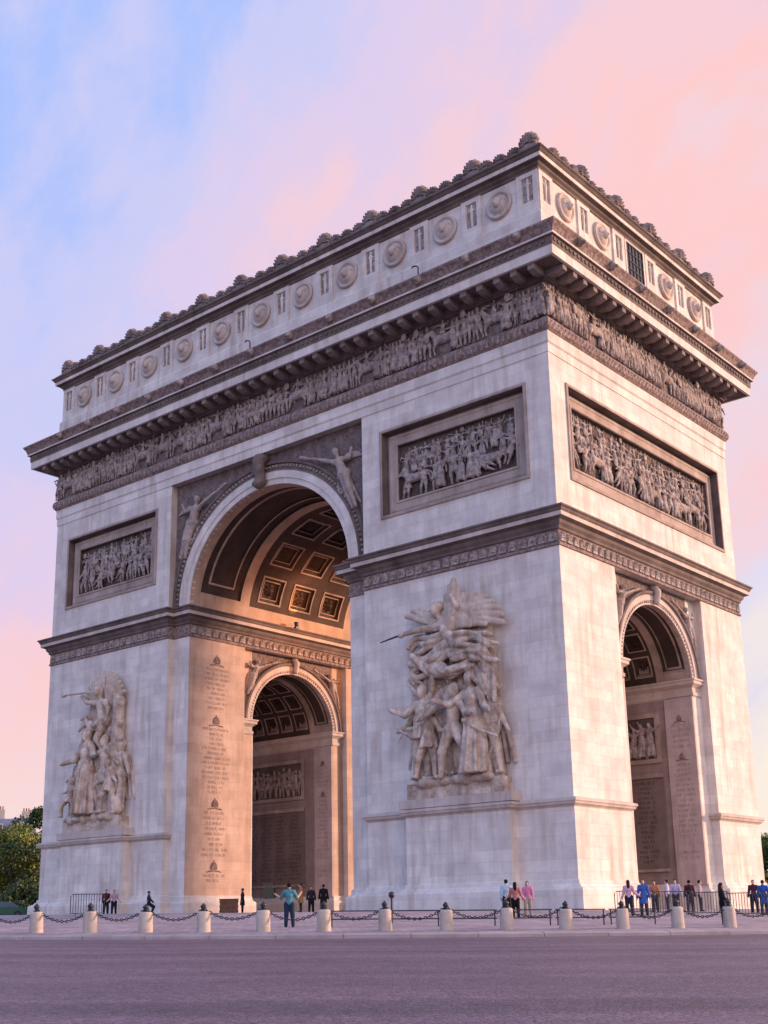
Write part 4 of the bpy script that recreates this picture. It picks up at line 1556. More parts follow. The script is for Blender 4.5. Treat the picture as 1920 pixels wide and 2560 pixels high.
B.cap((0.8, 0.1, 7.8), (1.6, 0.1, 6.5), 0.40, 0.30).cap((1.6, 0.1, 6.5), (2.9, 0.2, 5.9), 0.28, 0.18)
sculpt(g1, gx, B, 'figure')
B = Blob(0.03)
B.cap((-4.0, -0.5, 9.62), (-5.75, -0.5, 9.40), 0.075, 0.05)
link('sword', B.mesh('sword', 0.05, 'iron'), None, g1, (gx, -0.78, 7.46), None, (0.9, 1, 0.975))
for tips, ro, r_, bw in (([(1.9, 0.12, 11.45), (2.6, 0.10, 11.4), (3.25, 0.08, 11.15), (3.8, 0.06, 10.75), (4.25, 0.06, 10.3), (4.55, 0.08, 9.8), (4.6, 0.10, 9.3)], (0.3, 0.25, 9.5), 0.38, 0.40),
                         ([(-0.75, 0.05, 11.0), (-0.3, 0.02, 11.7), (0.1, 0.0, 12.25), (0.45, 0.0, 12.6), (0.8, 0.02, 12.1), (1.2, 0.05, 11.5)], (0.25, 0.15, 9.3), 0.44, 0.0),
                         ([(-4.2, 0.1, 10.95), (-3.6, 0.1, 11.25), (-2.9, 0.1, 11.3), (-2.2, 0.1, 11.1)], (-0.6, 0.3, 9.7), 0.28, 0.12)):
    B = Blob(0.03)
    for lay, (f, dy, rs) in enumerate(((1.0, 0.0, 1.0), (0.68, -0.20, 0.9), (0.40, -0.36, 0.75))):
        for t in tips:
            e = np.array((ro[0] + (t[0] - ro[0]) * f, t[1] + dy, ro[2] + (t[2] - ro[2]) * f))
            r0_ = np.array((ro[0], ro[1] + dy * 0.6, ro[2]))
            pts = [r0_ + (e - r0_) * q for q in (0, 0.35, 0.7, 1.0)]
            for q in (1, 2):
                pts[q] = pts[q] + np.array((0, -0.08, bw * (1.0 if q == 1 else 0.8) * f))
            for q in range(3):
                B.cap(pts[q], pts[q + 1], r_ * rs * (0.75, 1.0, 0.8)[q], r_ * rs * (1.0, 0.9, 0.52)[q], 1.6, 0.02)
    sculpt(g1, gx, B, 'wing')
# streaming cloth of the flying figure
ribbons(g1, gx, [[(-0.4 + 0.1 * i, -0.05 - 0.05 * (i % 2), 9.3 - 0.22 * i), (-2.0, -0.2 - 0.1 * (i % 2), 9.0 - 0.32 * i), (-3.3 - 0.1 * i, -0.05, 9.25 - 0.42 * i), (-4.0 + 0.22 * i, 0.1, 8.7 - 0.40 * i)] for i in range(7)], 0.25, 0.16, k=0.03)
ribbons(g1, gx, [[(0.5, -0.25, 8.9 - 0.24 * i), (1.9, -0.45 - 0.1 * (i % 2), 9.0 - 0.27 * i), (3.2, -0.3, 8.75 - 0.24 * i), (4.0 + 0.15 * (i % 3) - 0.12 * i, 0.05, 8.5 - 0.42 * i)] for i in range(7)], 0.25, 0.15, k=0.03)
ribbons(g1, gx, [[(-3.2 + 0.42 * i, -0.1, 8.1 - 0.12 * i), (-1.8 + 0.32 * i, -0.40 - 0.1 * (i % 2), 7.0 - 0.06 * i), (0.2 + 0.1 * i, -0.35, 6.55 + 0.05 * i), (2.2, -0.1, 6.9 + 0.12 * i)] for i in range(7)], 0.25, 0.17, k=0.03)
ribbons(g1, gx, [[(1.6 + 0.38 * i, 0.0, 7.0), (2.4 + 0.36 * i, -0.2, 6.1), (3.1 + 0.24 * i, -0.15, 5.0 - 0.25 * i)] for i in range(5)], 0.28, 0.16, k=0.03)
nude(g1, gx, -2.75, 6.0, -0.05, 0.15, drape='short', la=(0.9, 1.9), ra=(2.6, 2.9), lf=(0.3, 0.4), rf=(0.3, 0.2), ll=(0.18, 0.1), rl=(0.10, 0.0), lean=0.04)
nude(g1, gx, -1.45, 6.4, 0.20, 0.3, lean=-0.12, la=(1.9, 2.4), ra=(1.1, 1.7), drape='cloak', ll=(0.2, 0.1), rl=(0.1, 0.05))
nude(g1, gx, 0.30, 5.9, -0.40, 0.05, lean=0.10, la=(1.2, 0.9), ra=(0.7, 1.5), lf=(0.4, 0.5), rf=(0.3, 0.6), ll=(0.30, 0.18), rl=(0.52, 0.40), lk=0.25)
nude(g1, gx, 2.15, 6.3, -0.30, 0.15, helmet=True, lean=-0.10, la=(0.9, 1.9), ra=(0.5, 1.0), lf=(0.5, 0.5), rf=(0.3, 0.5), drape='long', ll=(0.15, 0.1), rl=(0.2, 0.1))
nude(g1, gx, 2.95, 5.2, 0.15, 0.1, lean=0.16, la=(0.6, 1.5), ra=(0.5, 0.7), drape='cloak', ll=(0.25, 0.2), rl=(0.3, 0.2))
nude(g1, gx, -1.85, 4.7, -0.50, 0.05, lean=0.12, la=(0.9, 1.6), ra=(0.6, 1.4), ll=(0.35, 0.3), rl=(0.25, 0.0), lk=0.3, drape='short')
nude(g1, gx, 1.35, 6.2, 0.30, 0.3, lean=0.05, la=(1.4, 2.2), ra=(1.2, 2.0), drape='cloak')
nude(g1, gx, -0.55, 6.7, 0.35, 0.3, lean=0.08, la=(2.3, 2.8), ra=(1.6, 2.3), drape='cloak')
nude(g1, gx, -3.2, 5.4, 0.35, 0.2, lean=-0.1, la=(0.7, 1.2), ra=(1.6, 2.5), drape='cloak')
B = Blob(0.05)
B.ell((3.0, 0.25, 3.7), (1.1, 0.34, 1.5)).ell((3.0, 0.02, 3.7), (0.9, 0.28, 1.2)).ell((3.0, -0.18, 3.7), (0.25, 0.25, 0.28))
sculpt(g1, gx, B, 'shield')
B = Blob(0.04)
B.chain([(1.6, -0.85, 3.5), (2.9, -0.9, 2.8), (4.35, -0.75, 2.3)], 0.12, 0.08).chain([(3.5, -0.5, 1.4), (4.3, -0.5, 2.6), (4.5, -0.4, 4.4)], 0.07, 0.06)
sculpt(g1, gx, B, 'bow')
B = Blob(0.04)
B.cap((-3.3, -0.65, 2.9), (-4.9, -0.6, 3.7), 0.10, 0.06).cap((-4.2, -0.65, 3.1), (-4.6, -0.6, 2.6), 0.08, 0.05)
sculpt(g1, gx, B, 'short_sword')
# rough carved mass that carries the figures
B = Blob(0.05)
for i in range(11):
    x = -3.5 + 0.70 * i
    B.chain([(x, 0.55, 0.2), (x + 0.25 * math.sin(i * 1.7), 0.45, 2.6), (x - 0.2, 0.5, 5.4), (x * 0.9 + 0.3 * math.sin(i), 0.55, 7.8), (x * 0.75 + 0.2, 0.6, 9.6)], 0.42, 0.34, k=0.05)
sculpt(g1, gx, B, 'carved_backing')
B = Blob(0.1)
for i in range(14):
    B.ell((-3.1 + 0.47 * i, fr_.uniform(-0.3, 0.2), 0.05), (0.5, 0.5, 0.22 + 0.2 * fr_.random()))
sculpt(g1, gx, B, 'rock_base')

# far group: figure with trumpet over a crowned standing figure
gx2 = -42.7
g2 = group_root(gx2, 'pale carved high relief of a trumpeting figure above a robed standing figure')
B = Blob(0.12)
B.cap((0.8, 0, 7.7), (1.5, 0, 7.7), 0.45).cap((1.15, 0, 7.8), (0.9, -0.15, 9.0), 0.48, 0.44).cap((0.35, -0.15, 9.25), (1.5, -0.15, 9.2), 0.28)
B.cap((0.9, -0.2, 9.3), (0.85, -0.3, 9.8), 0.2).ell((0.75, -0.35, 10.15), (0.36, 0.4, 0.45))
B.cap((0.35, -0.2, 9.2), (-0.8, -0.5, 9.4), 0.24, 0.18).cap((-0.8, -0.5, 9.4), (-1.6, -0.55, 10.0), 0.18, 0.14)
B.cap((1.5, -0.2, 9.2), (2.3, -0.4, 8.6), 0.24, 0.18).cap((2.3, -0.4, 8.6), (2.2, -0.5, 7.6), 0.18, 0.14)
B.cap((1.2, 0, 7.6), (0.6, -0.3, 6.3), 0.40, 0.28).cap((0.6, -0.3, 6.3), (1.3, 0, 5.2), 0.27, 0.16)
sculpt(g2, gx2, B, 'figure')
B = Blob(0.04)
B.cap((0.3, -0.6, 10.1), (-4.1, -0.6, 10.35), 0.07, 0.10).cap((-4.0, -0.6, 10.35), (-4.35, -0.6, 10.37), 0.14, 0.24)
sculpt(g2, gx2, B, 'trumpet')
for tips, nm in (([(-2.3 + 0.42 * i, 0.2, 10.1 + 0.42 * i - 0.035 * i * i) for i in range(8)], 'wing'), ([(1.2 + 0.36 * i, 0.2, 11.6 - 0.035 * i * i) for i in range(8)], 'wing')):
    B = Blob(0.035)
    ro = (0.6, 0.3, 8.6) if tips[0][0] < 0 else (1.4, 0.3, 8.6)
    feathers(B, ro, tips, 0.32, 0.2, 0.0, 1.4, 0.03)
    feathers(B, ro, [(ro[0] + (t[0] - ro[0]) * 0.62, t[1] - 0.18, ro[2] + (t[2] - ro[2]) * 0.62) for t in tips], 0.22, 0.16, -0.06, 1.4, 0.03)
    sculpt(g2, gx2, B, nm)
ribbons(g2, gx2, [[(0.4 + 0.25 * i, -0.1, 7.8), (-0.6 + 0.4 * i, -0.1, 7.2), (-1.9 + 0.3 * i, 0.1, 8.4 - 0.3 * i), (-2.6 + 0.1 * i, 0.15, 8.2 - 0.5 * i)] for i in range(5)], 0.22, 0.14)
nude(g2, gx2, -0.75, 6.9, -0.3, 0.25, la=(0.4, 1.3), ra=(0.7, 1.5), lf=(0.3, 0.5), rf=(0.3, 0.5), drape='long', ll=(0.05, 0.05), rl=(0.1, 0.05))
nude(g2, gx2, 1.75, 6.2, 0.0, 0.25, la=(1.6, 2.3), ra=(0.6, 1.2), drape='cloak', lean=-0.1, ll=(0.1, 0.08), rl=(0.16, 0.1))
nude(g2, gx2, -2.7, 4.9, 0.15, 0.2, la=(0.5, 1.2), ra=(1.2, 2.3), drape='cloak', lean=0.15, ll=(0.15, 0.1), rl=(0.1, 0.0))
nude(g2, gx2, -3.05, 3.4, -0.35, 0.1, la=(0.5, 1.4), ra=(0.6, 1.5), lean=0.35, ll=(0.5, 0.2), rl=(0.6, 0.1), lk=0.5, drape='short')
nude(g2, gx2, 2.9, 4.4, -0.35, 0.1, la=(0.5, 1.3), ra=(0.4, 1.0), lean=-0.2, ll=(0.4, 0.1), rl=(0.3, 0.2), lk=0.45, drape='short')
nude(g2, gx2, 3.4, 5.4, 0.3, 0.4, la=(1.0, 1.7), ra=(0.4, 0.7), drape='cloak', helmet=True)
B = Blob(0.06)
B.chain([(2.9, 0.3, 0.4), (2.8, 0.3, 4.0), (2.95, 0.25, 8.9)], 0.7, 0.5).ell((2.95, 0.2, 9.1), (0.75, 0.5, 0.6)).chain([(2.2, 0.1, 5.6), (3.6, 0.1, 6.2)], 0.3, 0.26).chain([(2.2, 0.1, 6.9), (3.6, 0.1, 7.3)], 0.26, 0.24)
sculpt(g2, gx2, B, 'trophy')
B = Blob(0.05)
for i in range(10):
    x = -3.2 + 0.70 * i
    B.chain([(x, 0.55, 0.2), (x + 0.25 * math.sin(i * 1.7), 0.45, 2.6), (x * 0.9, 0.5, 5.0), (x * 0.75 + 0.3, 0.55, 7.4), (x * 0.6 + 0.6, 0.6, 9.4)], 0.42, 0.34, k=0.05)
sculpt(g2, gx2, B, 'carved_backing')
ribbons(g2, gx2, [[(-3.6 + 0.9 * i, 0.3, 3.4), (-3.4 + 0.88 * i, 0.35, 1.6), (-3.5 + 0.9 * i, 0.3, 0.2)] for i in range(9)], 0.34, 0.42, 'drapery', 0.1)
B = Blob(0.1)
for i in range(14):
    B.ell((-3.3 + 0.50 * i, fr_.uniform(-0.3, 0.2), 0.05), (0.5, 0.5, 0.22 + 0.2 * fr_.random()))
sculpt(g2, gx2, B, 'rock_base')

# ------------------------------------------------------------------ engraved inscriptions and emblems
ir = random.Random(5)


def text_row(m, P, u0, width, z, hgt=0.21):
    """an unreadable engraved line: short upright strokes in word-like clusters"""
    u = u0 - width / 2
    while u < u0 + width / 2:
        wl = ir.randint(3, 7)
        for _ in range(wl):
            if u > u0 + width / 2:
                break
            k = ir.random()
            m.append((u, z, 0.035, hgt))
            if k < 0.6:
                m.append((u + 0.035, z + ir.choice((0, hgt * 0.45, hgt - 0.04)), 0.075, 0.04))
            if k > 0.35:
                m.append((u + 0.10, z, 0.035, hgt))
            u += 0.17
        u += 0.12


def inscription(P, rows, name='inscription'):
    items = []
    for u0, w, z in rows:
        text_row(items, P, u0, w, z)
    m = MB()
    for u, z, a, b in items:
        m.add([P(u, 0.008, z), P(u + a, 0.008, z), P(u + a, 0.008, z + b), P(u, 0.008, z + b)], [(0, 1, 2, 3)])
    o = m.build(name, 'engraving_dark' if name == 'name_column' else 'engraving', ARCH)
    o['kind'] = 'stuff'
    return o


def emblem(P, u, z, s):
    """dark crown between two palm leaves"""
    m = MB()
    q = lambda x, d, y: P(u + x * s, d, z + y * s)
    out = [(-0.42, 0), (0.42, 0), (0.46, 0.28), (0.36, 0.55), (0.16, 0.78), (0, 0.86), (-0.16, 0.78), (-0.36, 0.55), (-0.46, 0.28)]
    n = len(out)
    m.add([q(x, 0.0, y) for x, y in out] + [q(x * 0.9, 0.10, 0.03 + y * 0.93) for x, y in out], [tuple(range(n, 2 * n))] + [(i, (i + 1) % n, n + (i + 1) % n, n + i) for i in range(n)])
    m.add([q(-0.06, 0.05, 0.86), q(0.06, 0.05, 0.86), q(0.06, 0.05, 1.04), q(-0.06, 0.05, 1.04)], [(0, 1, 2, 3)])
    for sg in (-1, 1):
        for i in range(5):
            a = 0.35 + 0.13 * i
            x0, y0 = sg * (0.10 + 0.20 * i), -0.14 - 0.03 * i
            x1, y1 = x0 + sg * 0.20, y0 - 0.16 + 0.32 * (i % 2)
            m.add([q(x0, 0.02, y0 - 0.05), q(x0, 0.02, y0 + 0.07), q(x1, 0.05, y1)], [(0, 1, 2)])
        m.add([q(0, 0.03, -0.06), q(sg * 1.15, 0.03, -0.30), q(sg * 1.1, 0.03, -0.22), q(0, 0.03, -0.16)], [(0, 1, 2, 3)])
    m.build('emblem', 'emblem', ARCH)


JAMB = lambda u, d, z: (-W - JX + d, u, z)
rows = []
for z0, z1, n in ((18.35, 15.35, 9), (13.7, 8.95, 14), (7.4, 4.3, 9), (2.8, 2.45, 2)):
    for i in range(n):
        rows.append((3.45 + ir.uniform(-0.12, 0.12), ir.uniform(1.2, 2.7), z0 + (z1 - z0) * i / max(1, n - 1)))
inscription(JAMB, rows)
for z in (18.95, 14.25, 7.95, 3.35):
    emblem(JAMB, 3.45, z, 0.66)
REV = lambda u, d, z: (u, SY1 - 0.145 - d, z)
for xa, xb in ((-2.70, -REC), (-W - JX - 2.5, -W - JX - 0.5)):
    MB().box(xa, xb, SY1 - 0.145, SY1 + 0.02, 1.3, 13.86).build('reveal_pilaster', 'pilaster_stone', ARCH)
    MB().box(xa, xb, SY0 - 0.02, SY0 + 0.145, 1.3, 13.86).build('reveal_pilaster', 'wall_stone', ARCH)
    c = (xa + xb) / 2
    rows = [(c, ir.uniform(0.8, 1.5), z) for z in [11.9 - 0.36 * i for i in range(5)] + [9.2 - 0.34 * i for i in range(15)] + [3.4, 3.05]]
    inscription(REV, rows)
    emblem(REV, c, 12.3, 0.42)
    emblem(REV, c, 9.7, 0.42)
TAB = lambda u, d, z: (u, SY1 - 0.04 - d, z)
for x0 in (-W + 4.2, -12.6):
    for cidx in range(5):
        rows = [(x0 + 0.9 + 1.75 * cidx, ir.uniform(0.9, 1.4), 8.15 - 0.33 * i) for i in range(17)]
        o = inscription(TAB, rows, 'name_column')
# dark service door in the far passage wall
dr = MB().box(-42.1, -40.75, SY1 - 0.10, SY1 - 0.0, 0.1, 2.75).build('service_door', 'glass_dark', ARCH)

# small hooked lamps on the cornice edge
for x in (-8.1, -24.0):
    m = MB()
    m.tube([(x, -2.3, 40.45), (x, -2.3, 41.0), (x - 0.12, -2.3, 41.15), (x - 0.4, -2.35, 41.2), (x - 0.5, -2.35, 41.1)], 0.05, 6)
    m.build('hook', 'iron', ARCH)

# ------------------------------------------------------------------ floodlights on the impost ledges of the main passage
FLOODS = [(-17.75, 8.0, 'first'), (-17.75, 12.4, 'second'), (-17.75, 16.8, 'third')]


def flood(x, y, tx, ty, tz, energy, label, size=62):
    z = 23.10
    root = empty('floodlight', (x, y, z))
    tag(root, label, 'floodlight', 'floodlights on the ledges of the passage')
    aim = Vector((tx - x, ty - y, tz - z - 0.28)).normalized()
    MB().box(-0.16, 0.16, -0.2, 0.2, -0.12, 0.05).build('foot', 'iron', root)
    m = MB()
    m.tube([Vector((0, 0, 0.28)) - aim * 0.18, Vector((0, 0, 0.28)) + aim * 0.16], 0.17, 12, 0.22)
    m.tube([(0, 0, 0), (0, 0, 0.28)], 0.04, 6)
    m.build('housing', 'iron', root)
    m = MB()
    m.tube([Vector((0, 0, 0.28)) + aim * 0.161, Vector((0, 0, 0.28)) + aim * 0.175], 0.19, 12)
    m.build('lens', 'lamp_glow', root)
    ld = bpy.data.lights.new('flood_lamp', 'SPOT')
    ld.energy = energy
    ld.color = (1.0, 0.33, 0.075)
    ld.spot_size = math.radians(size)
    ld.spot_blend = 0.9
    ld.shadow_soft_size = 0.2
    lo = bpy.data.objects.new('flood_lamp', ld)
    col.objects.link(lo)
    lo.parent = root
    lo.location = Vector((0, 0, 0.28)) + aim * 0.25
    lo.rotation_euler = (-aim).to_track_quat('Z', 'Y').to_euler()


m_, nt_, b_ = new_mat('lamp_glow')
b_.inputs['Base Color'].default_value = (0.9, 0.5, 0.2, 1)
b_.inputs['Emission Color'].default_value = (1.0, 0.5, 0.18, 1)
b_.inputs['Emission Strength'].default_value = 3.0
for (x, y, od) in FLOODS:
    flood(x, y, -33.4, y + (12.4 - y) * 0.3 + 0.8, 23.3, 2300, od + ' small warm floodlight on the right ledge of the main passage')
flood(-32.72, 11.6, -33.6, 11.8, 30.0, 500, 'small dark floodlight standing on the far ledge under the vault')

# ------------------------------------------------------------------ placing by bearing and distance from the viewpoint


def place(u, dist):
    """ground point on the bearing of photo column u, at a horizontal distance"""
    d = fw + r2 * ((u - 960) / 3033.78) - u2 * ((2285 - 1280 - 215.54) / 3033.78)
    h = Vector((d.x, d.y, 0)).normalized()
    x, y = CAM.x + h.x * dist, CAM.y + h.y * dist
    return Vector((x, y, ground_z(x, y))), math.atan2(h.y, h.x)


# ------------------------------------------------------------------ bollards and chains
ORD = ['first', 'second', 'third', 'fourth', 'fifth', 'sixth', 'seventh', 'eighth', 'ninth', 'tenth', 'eleventh', 'twelfth', 'thirteenth']
sb = MB().lathe([(0.275, -0.25), (0.275, 0.02), (0.27, 0.10), (0.262, 0.70), (0.25, 0.755), (0.215, 0.785), (0.0, 0.79)], 20)
stone_me = sb.mesh('post', 'bollard_stone', True)
cap_me = MB().lathe([(0.15, 0.78), (0.15, 0.80), (0.11, 0.83), (0.07, 0.85), (0.06, 0.89), (0.105, 0.93), (0.125, 0.98), (0.10, 1.03), (0.05, 1.06), (0.03, 1.10), (0.0, 1.11)], 14).mesh('iron_cap', 'iron', True)
ring_me = MB().lathe([(0.07, 0.86), (0.10, 0.86), (0.10, 0.90), (0.07, 0.90)], 12).mesh('chain_ring', 'iron', True)
RB, A0, DA = 46.0, -66.60, 2.917
bol = []
for k in range(-1, 14):
    a = math.radians(A0 + DA * k)
    x, y = CX + RB * math.cos(a), CY + RB * math.sin(a)
    p = Vector((x, y, ground_z(x, y)))
    bol.append(p)
    if k in (-1, 13):
        continue
    root = empty('bollard', p, rnd.uniform(0, 6))
    tag(root, ORD[k] + ' pale stone bollard from the left along the kerb, black iron cap', 'bollard', 'stone bollards along the kerb')
    tl = (rnd.uniform(-0.03, 0.03), rnd.uniform(-0.03, 0.03), 0)
    root.scale = (rnd.uniform(0.95, 1.04), rnd.uniform(0.95, 1.04), rnd.uniform(0.95, 1.03))
    link('post', stone_me, None, root, None, tl)
    link('iron_cap', cap_me, None, root, None, tl)
    link('chain_ring', ring_me, None, root, None, tl)
for i in range(len(bol) - 1):
    p, q = bol[i] + Vector((0, 0, 0.87)), bol[i + 1] + Vector((0, 0, 0.87))
    sag = 0.42 + rnd.uniform(-0.03, 0.05)
    m = MB()
    n = 22
    pts = [p.lerp(q, t / n) - Vector((0, 0, sag * (1 - (2 * t / n - 1) ** 2))) for t in range(n + 1)]
    for j in range(n):
        a, b = pts[j], pts[j + 1]
        e = (b - a) * 0.12
        d = (b - a).normalized()
        sd_ = d.cross(Vector((0, 0, 1))).normalized()
        upv = sd_.cross(d)
        w1 = (sd_ if j % 2 else upv) * 0.042
        # one oval link
        m.tube([a - e, a.lerp(b, 0.25) + w1, a.lerp(b, 0.75) + w1, b + e], 0.020, 5)
        m.tube([a - e, a.lerp(b, 0.25) - w1, a.lerp(b, 0.75) - w1, b + e], 0.020, 5)
    o = m.build('chain', 'iron')
    if i == 0:
        lb_ = 'black iron chain running from the leftmost stone bollard out of view'
    elif i == len(bol) - 2:
        lb_ = 'black iron chain running from the rightmost stone bollard out of view'
    else:
        lb_ = 'black iron chain hanging between the ' + ORD[i - 1] + ' and ' + ORD[i] + ' bollards from the left'
    tag(o, lb_, 'chain', 'chains between the bollards')

# ------------------------------------------------------------------ low rails behind the bollards
for i in range(6):
    aa = math.radians(-52.0 + 3.05 * i)
    ab = math.radians(-52.0 + 3.05 * i + 2.85)
    ps = []
    for a in (aa, ab):
        x, y = CX + 43.4 * math.cos(a), CY + 43.4 * math.sin(a)
        ps.append(Vector((x, y, ground_z(x, y))))
    root = empty('low_rail', ps[0])
    tag(root, ORD[i] + ' low black double rail from the left, behind the bollards', 'rail', 'low rails before the near pier')
    dlt = ps[1] - ps[0]
    for z in (0.30, 0.62):
        MB().tube([(0, 0, z), (dlt.x, dlt.y, dlt.z + z)], 0.028, 6).build('rail', 'iron', root)
    for t in (0.04, 0.96):
        MB().tube([(dlt.x * t, dlt.y * t, dlt.z * t - 0.2), (dlt.x * t, dlt.y * t, dlt.z * t + 0.64)], 0.03, 6).build('post', 'iron', root)

# ------------------------------------------------------------------ crowd barriers


def barrier(u, dist, width, yaw_off, label, sheet=False, mat='steel', h=1.1):
    p, az = place(u, dist)
    root = empty('crowd_barrier', p, az - math.pi / 2 + yaw_off)
    tag(root, label, 'barrier', 'crowd control barriers')
    w = width / 2
    MB().tube([(-w, 0, 0.12), (-w, 0, h - 0.1), (-w + 0.1, 0, h), (w - 0.1, 0, h), (w, 0, h - 0.1), (w, 0, 0.12), (-w, 0, 0.12)], 0.024, 6).build('frame', mat, root)
    n = int(width / 0.13)
    for i in range(1, n):
        x = -w + width * i / n
        MB().tube([(x, 0, 0.13), (x, 0, h - 0.02)], 0.016, 5).build('bar', mat, root)
    for x in (-w + 0.25, w - 0.25):
        MB().tube([(x, -0.3, 0.0), (x, 0, 0.1), (x, 0.3, 0.0)], 0.022, 5).build('foot', mat, root)
    if sheet:
        MB().box(-w + 0.05, w - 0.05, -0.035, -0.028, 0.16, h - 0.06).build('dark_sheet', 'sheet', root)
    return root


simple('sheet', (0.10, 0.082, 0.085), 0.8, 0.35, 1.5)
barrier(218, 68, 1.75, 0.0, 'single steel crowd barrier standing by the far left pier', mat='steel')
for i, (u, sh_) in enumerate(((1590, False), (1683, False), (1776, False), (1868, False), (1960, False))):
    barrier(u, 63.5, 1.98, rnd.uniform(-0.06, 0.06), ['barred crowd barrier at the near corner, left end of its row', 'barred crowd barrier second from the near corner in its row', 'barred crowd barrier in the middle of its row',
                                'barred crowd barrier beside the far right pier', 'barred crowd barrier cut by the right edge of view'][i], sh_)

# ------------------------------------------------------------------ camera post and crate
p, az = place(980, 53)
root = empty('camera_post', p)
tag(root, 'short black post with a round head standing behind the bollards', 'post')
MB().tube([(0, 0, -0.1), (0, 0, 1.05)], 0.055, 10, 0.045).build('pole', 'iron', root)
MB().lathe([(0.03, 1.02), (0.10, 1.06), (0.14, 1.14), (0.13, 1.22), (0.08, 1.29), (0.0, 1.31)], 12).build('head', 'iron', root, True)
p, az = place(572, 86)
root = empty('crate', p, az)
tag(root, 'dark brown crate on the ground before the arch passage', 'crate')
MB().box(-0.5, 0.5, -0.62, 0.62, 0.0, 0.92).build('box', 'cardboard', root)
for z in (0.1, 0.42, 0.74):
    MB().box(-0.53, 0.53, -0.65, 0.65, z, z + 0.12).build('batten', 'cardboard', root)
MB().box(-0.56, 0.56, -0.68, 0.68, 0.92, 0.98).build('lid', 'cardboard', root)

# ------------------------------------------------------------------ visitors
CLOTH = {}


def cloth(c):
    k = 'cloth_%02x%02x%02x' % tuple(c)
    if k not in CLOTH:
        g_ = 0.3 * c[0] + 0.55 * c[1] + 0.15 * c[2]
        l = srgb(*[int(0.74 * x + 0.26 * g_) for x in c])
        simple(k, [0.8 * x for x in l[:3]], 0.85, 0.22, 9, 0, 0.25, 0.15)
        CLOTH[k] = 1
    return k


simple('skin', (0.50, 0.30, 0.22), 0.6, 0.12, 5)


def person(u, dist, H, face, shirt, legs_c, hair_c, label, long_sleeve=True, coat=False, hairlong=False, bag=None, name='person', **pose):
    p, az = place(u, dist)
    rz = {'away': az + math.pi / 2, 'here': az - math.pi / 2, 'left': az + math.pi, 'right': az}[face]
    root = empty(name, p, rz)
    tag(root, label, 'person', 'visitors around the arch')
    J = body_joints(**pose)
    h = 0.026
    put = lambda B, *a, **k: put_body(B, J, H, (0, 0, 0), *a, **k)
    link('body', put(Blob(0.02), 'htal').mesh('body', h, 'skin'), None, root)
    B = Blob(0.02)
    put(B, 't', grow=0.022)
    g = lambda k: np.array(J[k]) * H
    for s in 'lr':
        B.cap(g('sh' + s), g('el' + s), 0.037 * H + 0.018, 0.03 * H + 0.018)
        if long_sleeve:
            B.cap(g('el' + s), g('el' + s) * 0.12 + g('ha' + s) * 0.88, 0.03 * H + 0.018, 0.024 * H + 0.016)
    if coat:
        w = g('wai')
        B.skirt(w, (w[0], w[1], w[2] - 0.30 * H), 0.085 * H, 0.125 * H, 7, 0.06, 1.0, 0.8)
    link('coat' if coat else 'top', B.mesh('top', h, cloth(shirt)), None, root)
    B = Blob(0.02)
    B.cap(g('hpl'), g('hpr'), 0.066 * H + 0.016)
    for s in 'lr':
        B.cap(g('hp' + s), g('kn' + s), 0.060 * H + 0.016, 0.043 * H + 0.016)
        B.cap(g('kn' + s), g('an' + s) + np.array((0, 0, 0.02)), 0.042 * H + 0.016, 0.034 * H + 0.012)
    link('trousers', B.mesh('trousers', h, cloth(legs_c)), None, root)
    B = Blob(0.015)
    hd = g('hea')
    B.ell(hd + np.array((0, 0.014, 0.018)) * H, (0.053 * H, 0.058 * H, 0.060 * H))
    if hairlong:
        B.cap(hd + np.array((0, 0.03, 0)) * H, hd + np.array((0, 0.045, -0.15)) * H, 0.052 * H, 0.045 * H)
    link('hair', B.mesh('hair', h * 0.8, cloth(hair_c)), None, root)
    B = Blob(0.01)
    for s in 'lr':
        a = g('an' + s)
        B.cap(a + np.array((0, 0.02, -0.018)) * H, a + np.array((0, -0.095, -0.020)) * H, 0.030 * H, 0.024 * H)
    link('shoes', B.mesh('shoes', h, cloth((40, 35, 38))), None, root)
    if bag:
        B = Blob(0.03)
        c_ = g('che')
        B.ell(c_ + np.array((0, 0.10, -0.03)) * H, (0.085 * H, 0.06 * H, 0.13 * H))
        link('backpack', B.mesh('backpack', h, cloth(bag)), None, root)
    return root


DK, BR = (30, 24, 24), (70, 42, 28)
up_arms = dict(la=(0.45, 2.5), ra=(0.55, 2.2), lf=(0.55, 0.6), rf=(0.5, 0.6), ll=(0.1, 0.06))
walk = dict(lk=0.28, rk=-0.1, la=(0.15, 0.1), ra=(0.15, 0.1), lf=(0.2, 0.3), rf=(-0.2, 0.1))
person(264, 88, 1.70, 'here', (92, 32, 42), (40, 34, 46), DK, 'visitor in a dark maroon top, left of a pair by the left pier', **walk)
person(284, 87, 1.66, 'here', (190, 150, 160), (32, 28, 52), BR, 'visitor in a pale pink top, right of a pair by the left pier', False, la=(0.3, 0.9), ra=(0.3, 0.6))
person(371, 82, 1.62, 'right', (60, 56, 66), (44, 42, 52), DK, 'visitor in grey crouching in front of the left pier', la=(0.4, 0.9), ra=(0.4, 0.9), lf=(0.5, 0.7), rf=(0.5, 0.7), lk=0.86, rk=0.80)
person(606, 88, 1.74, 'left', (38, 40, 66), (30, 28, 38), DK, 'visitor in a navy jacket standing beside the brown crate', coat=True)
person(723, 51, 1.76, 'away', (70, 150, 165), (38, 58, 92), DK, 'man in a teal top and jeans raising both arms, seen from behind', False, **up_arms)
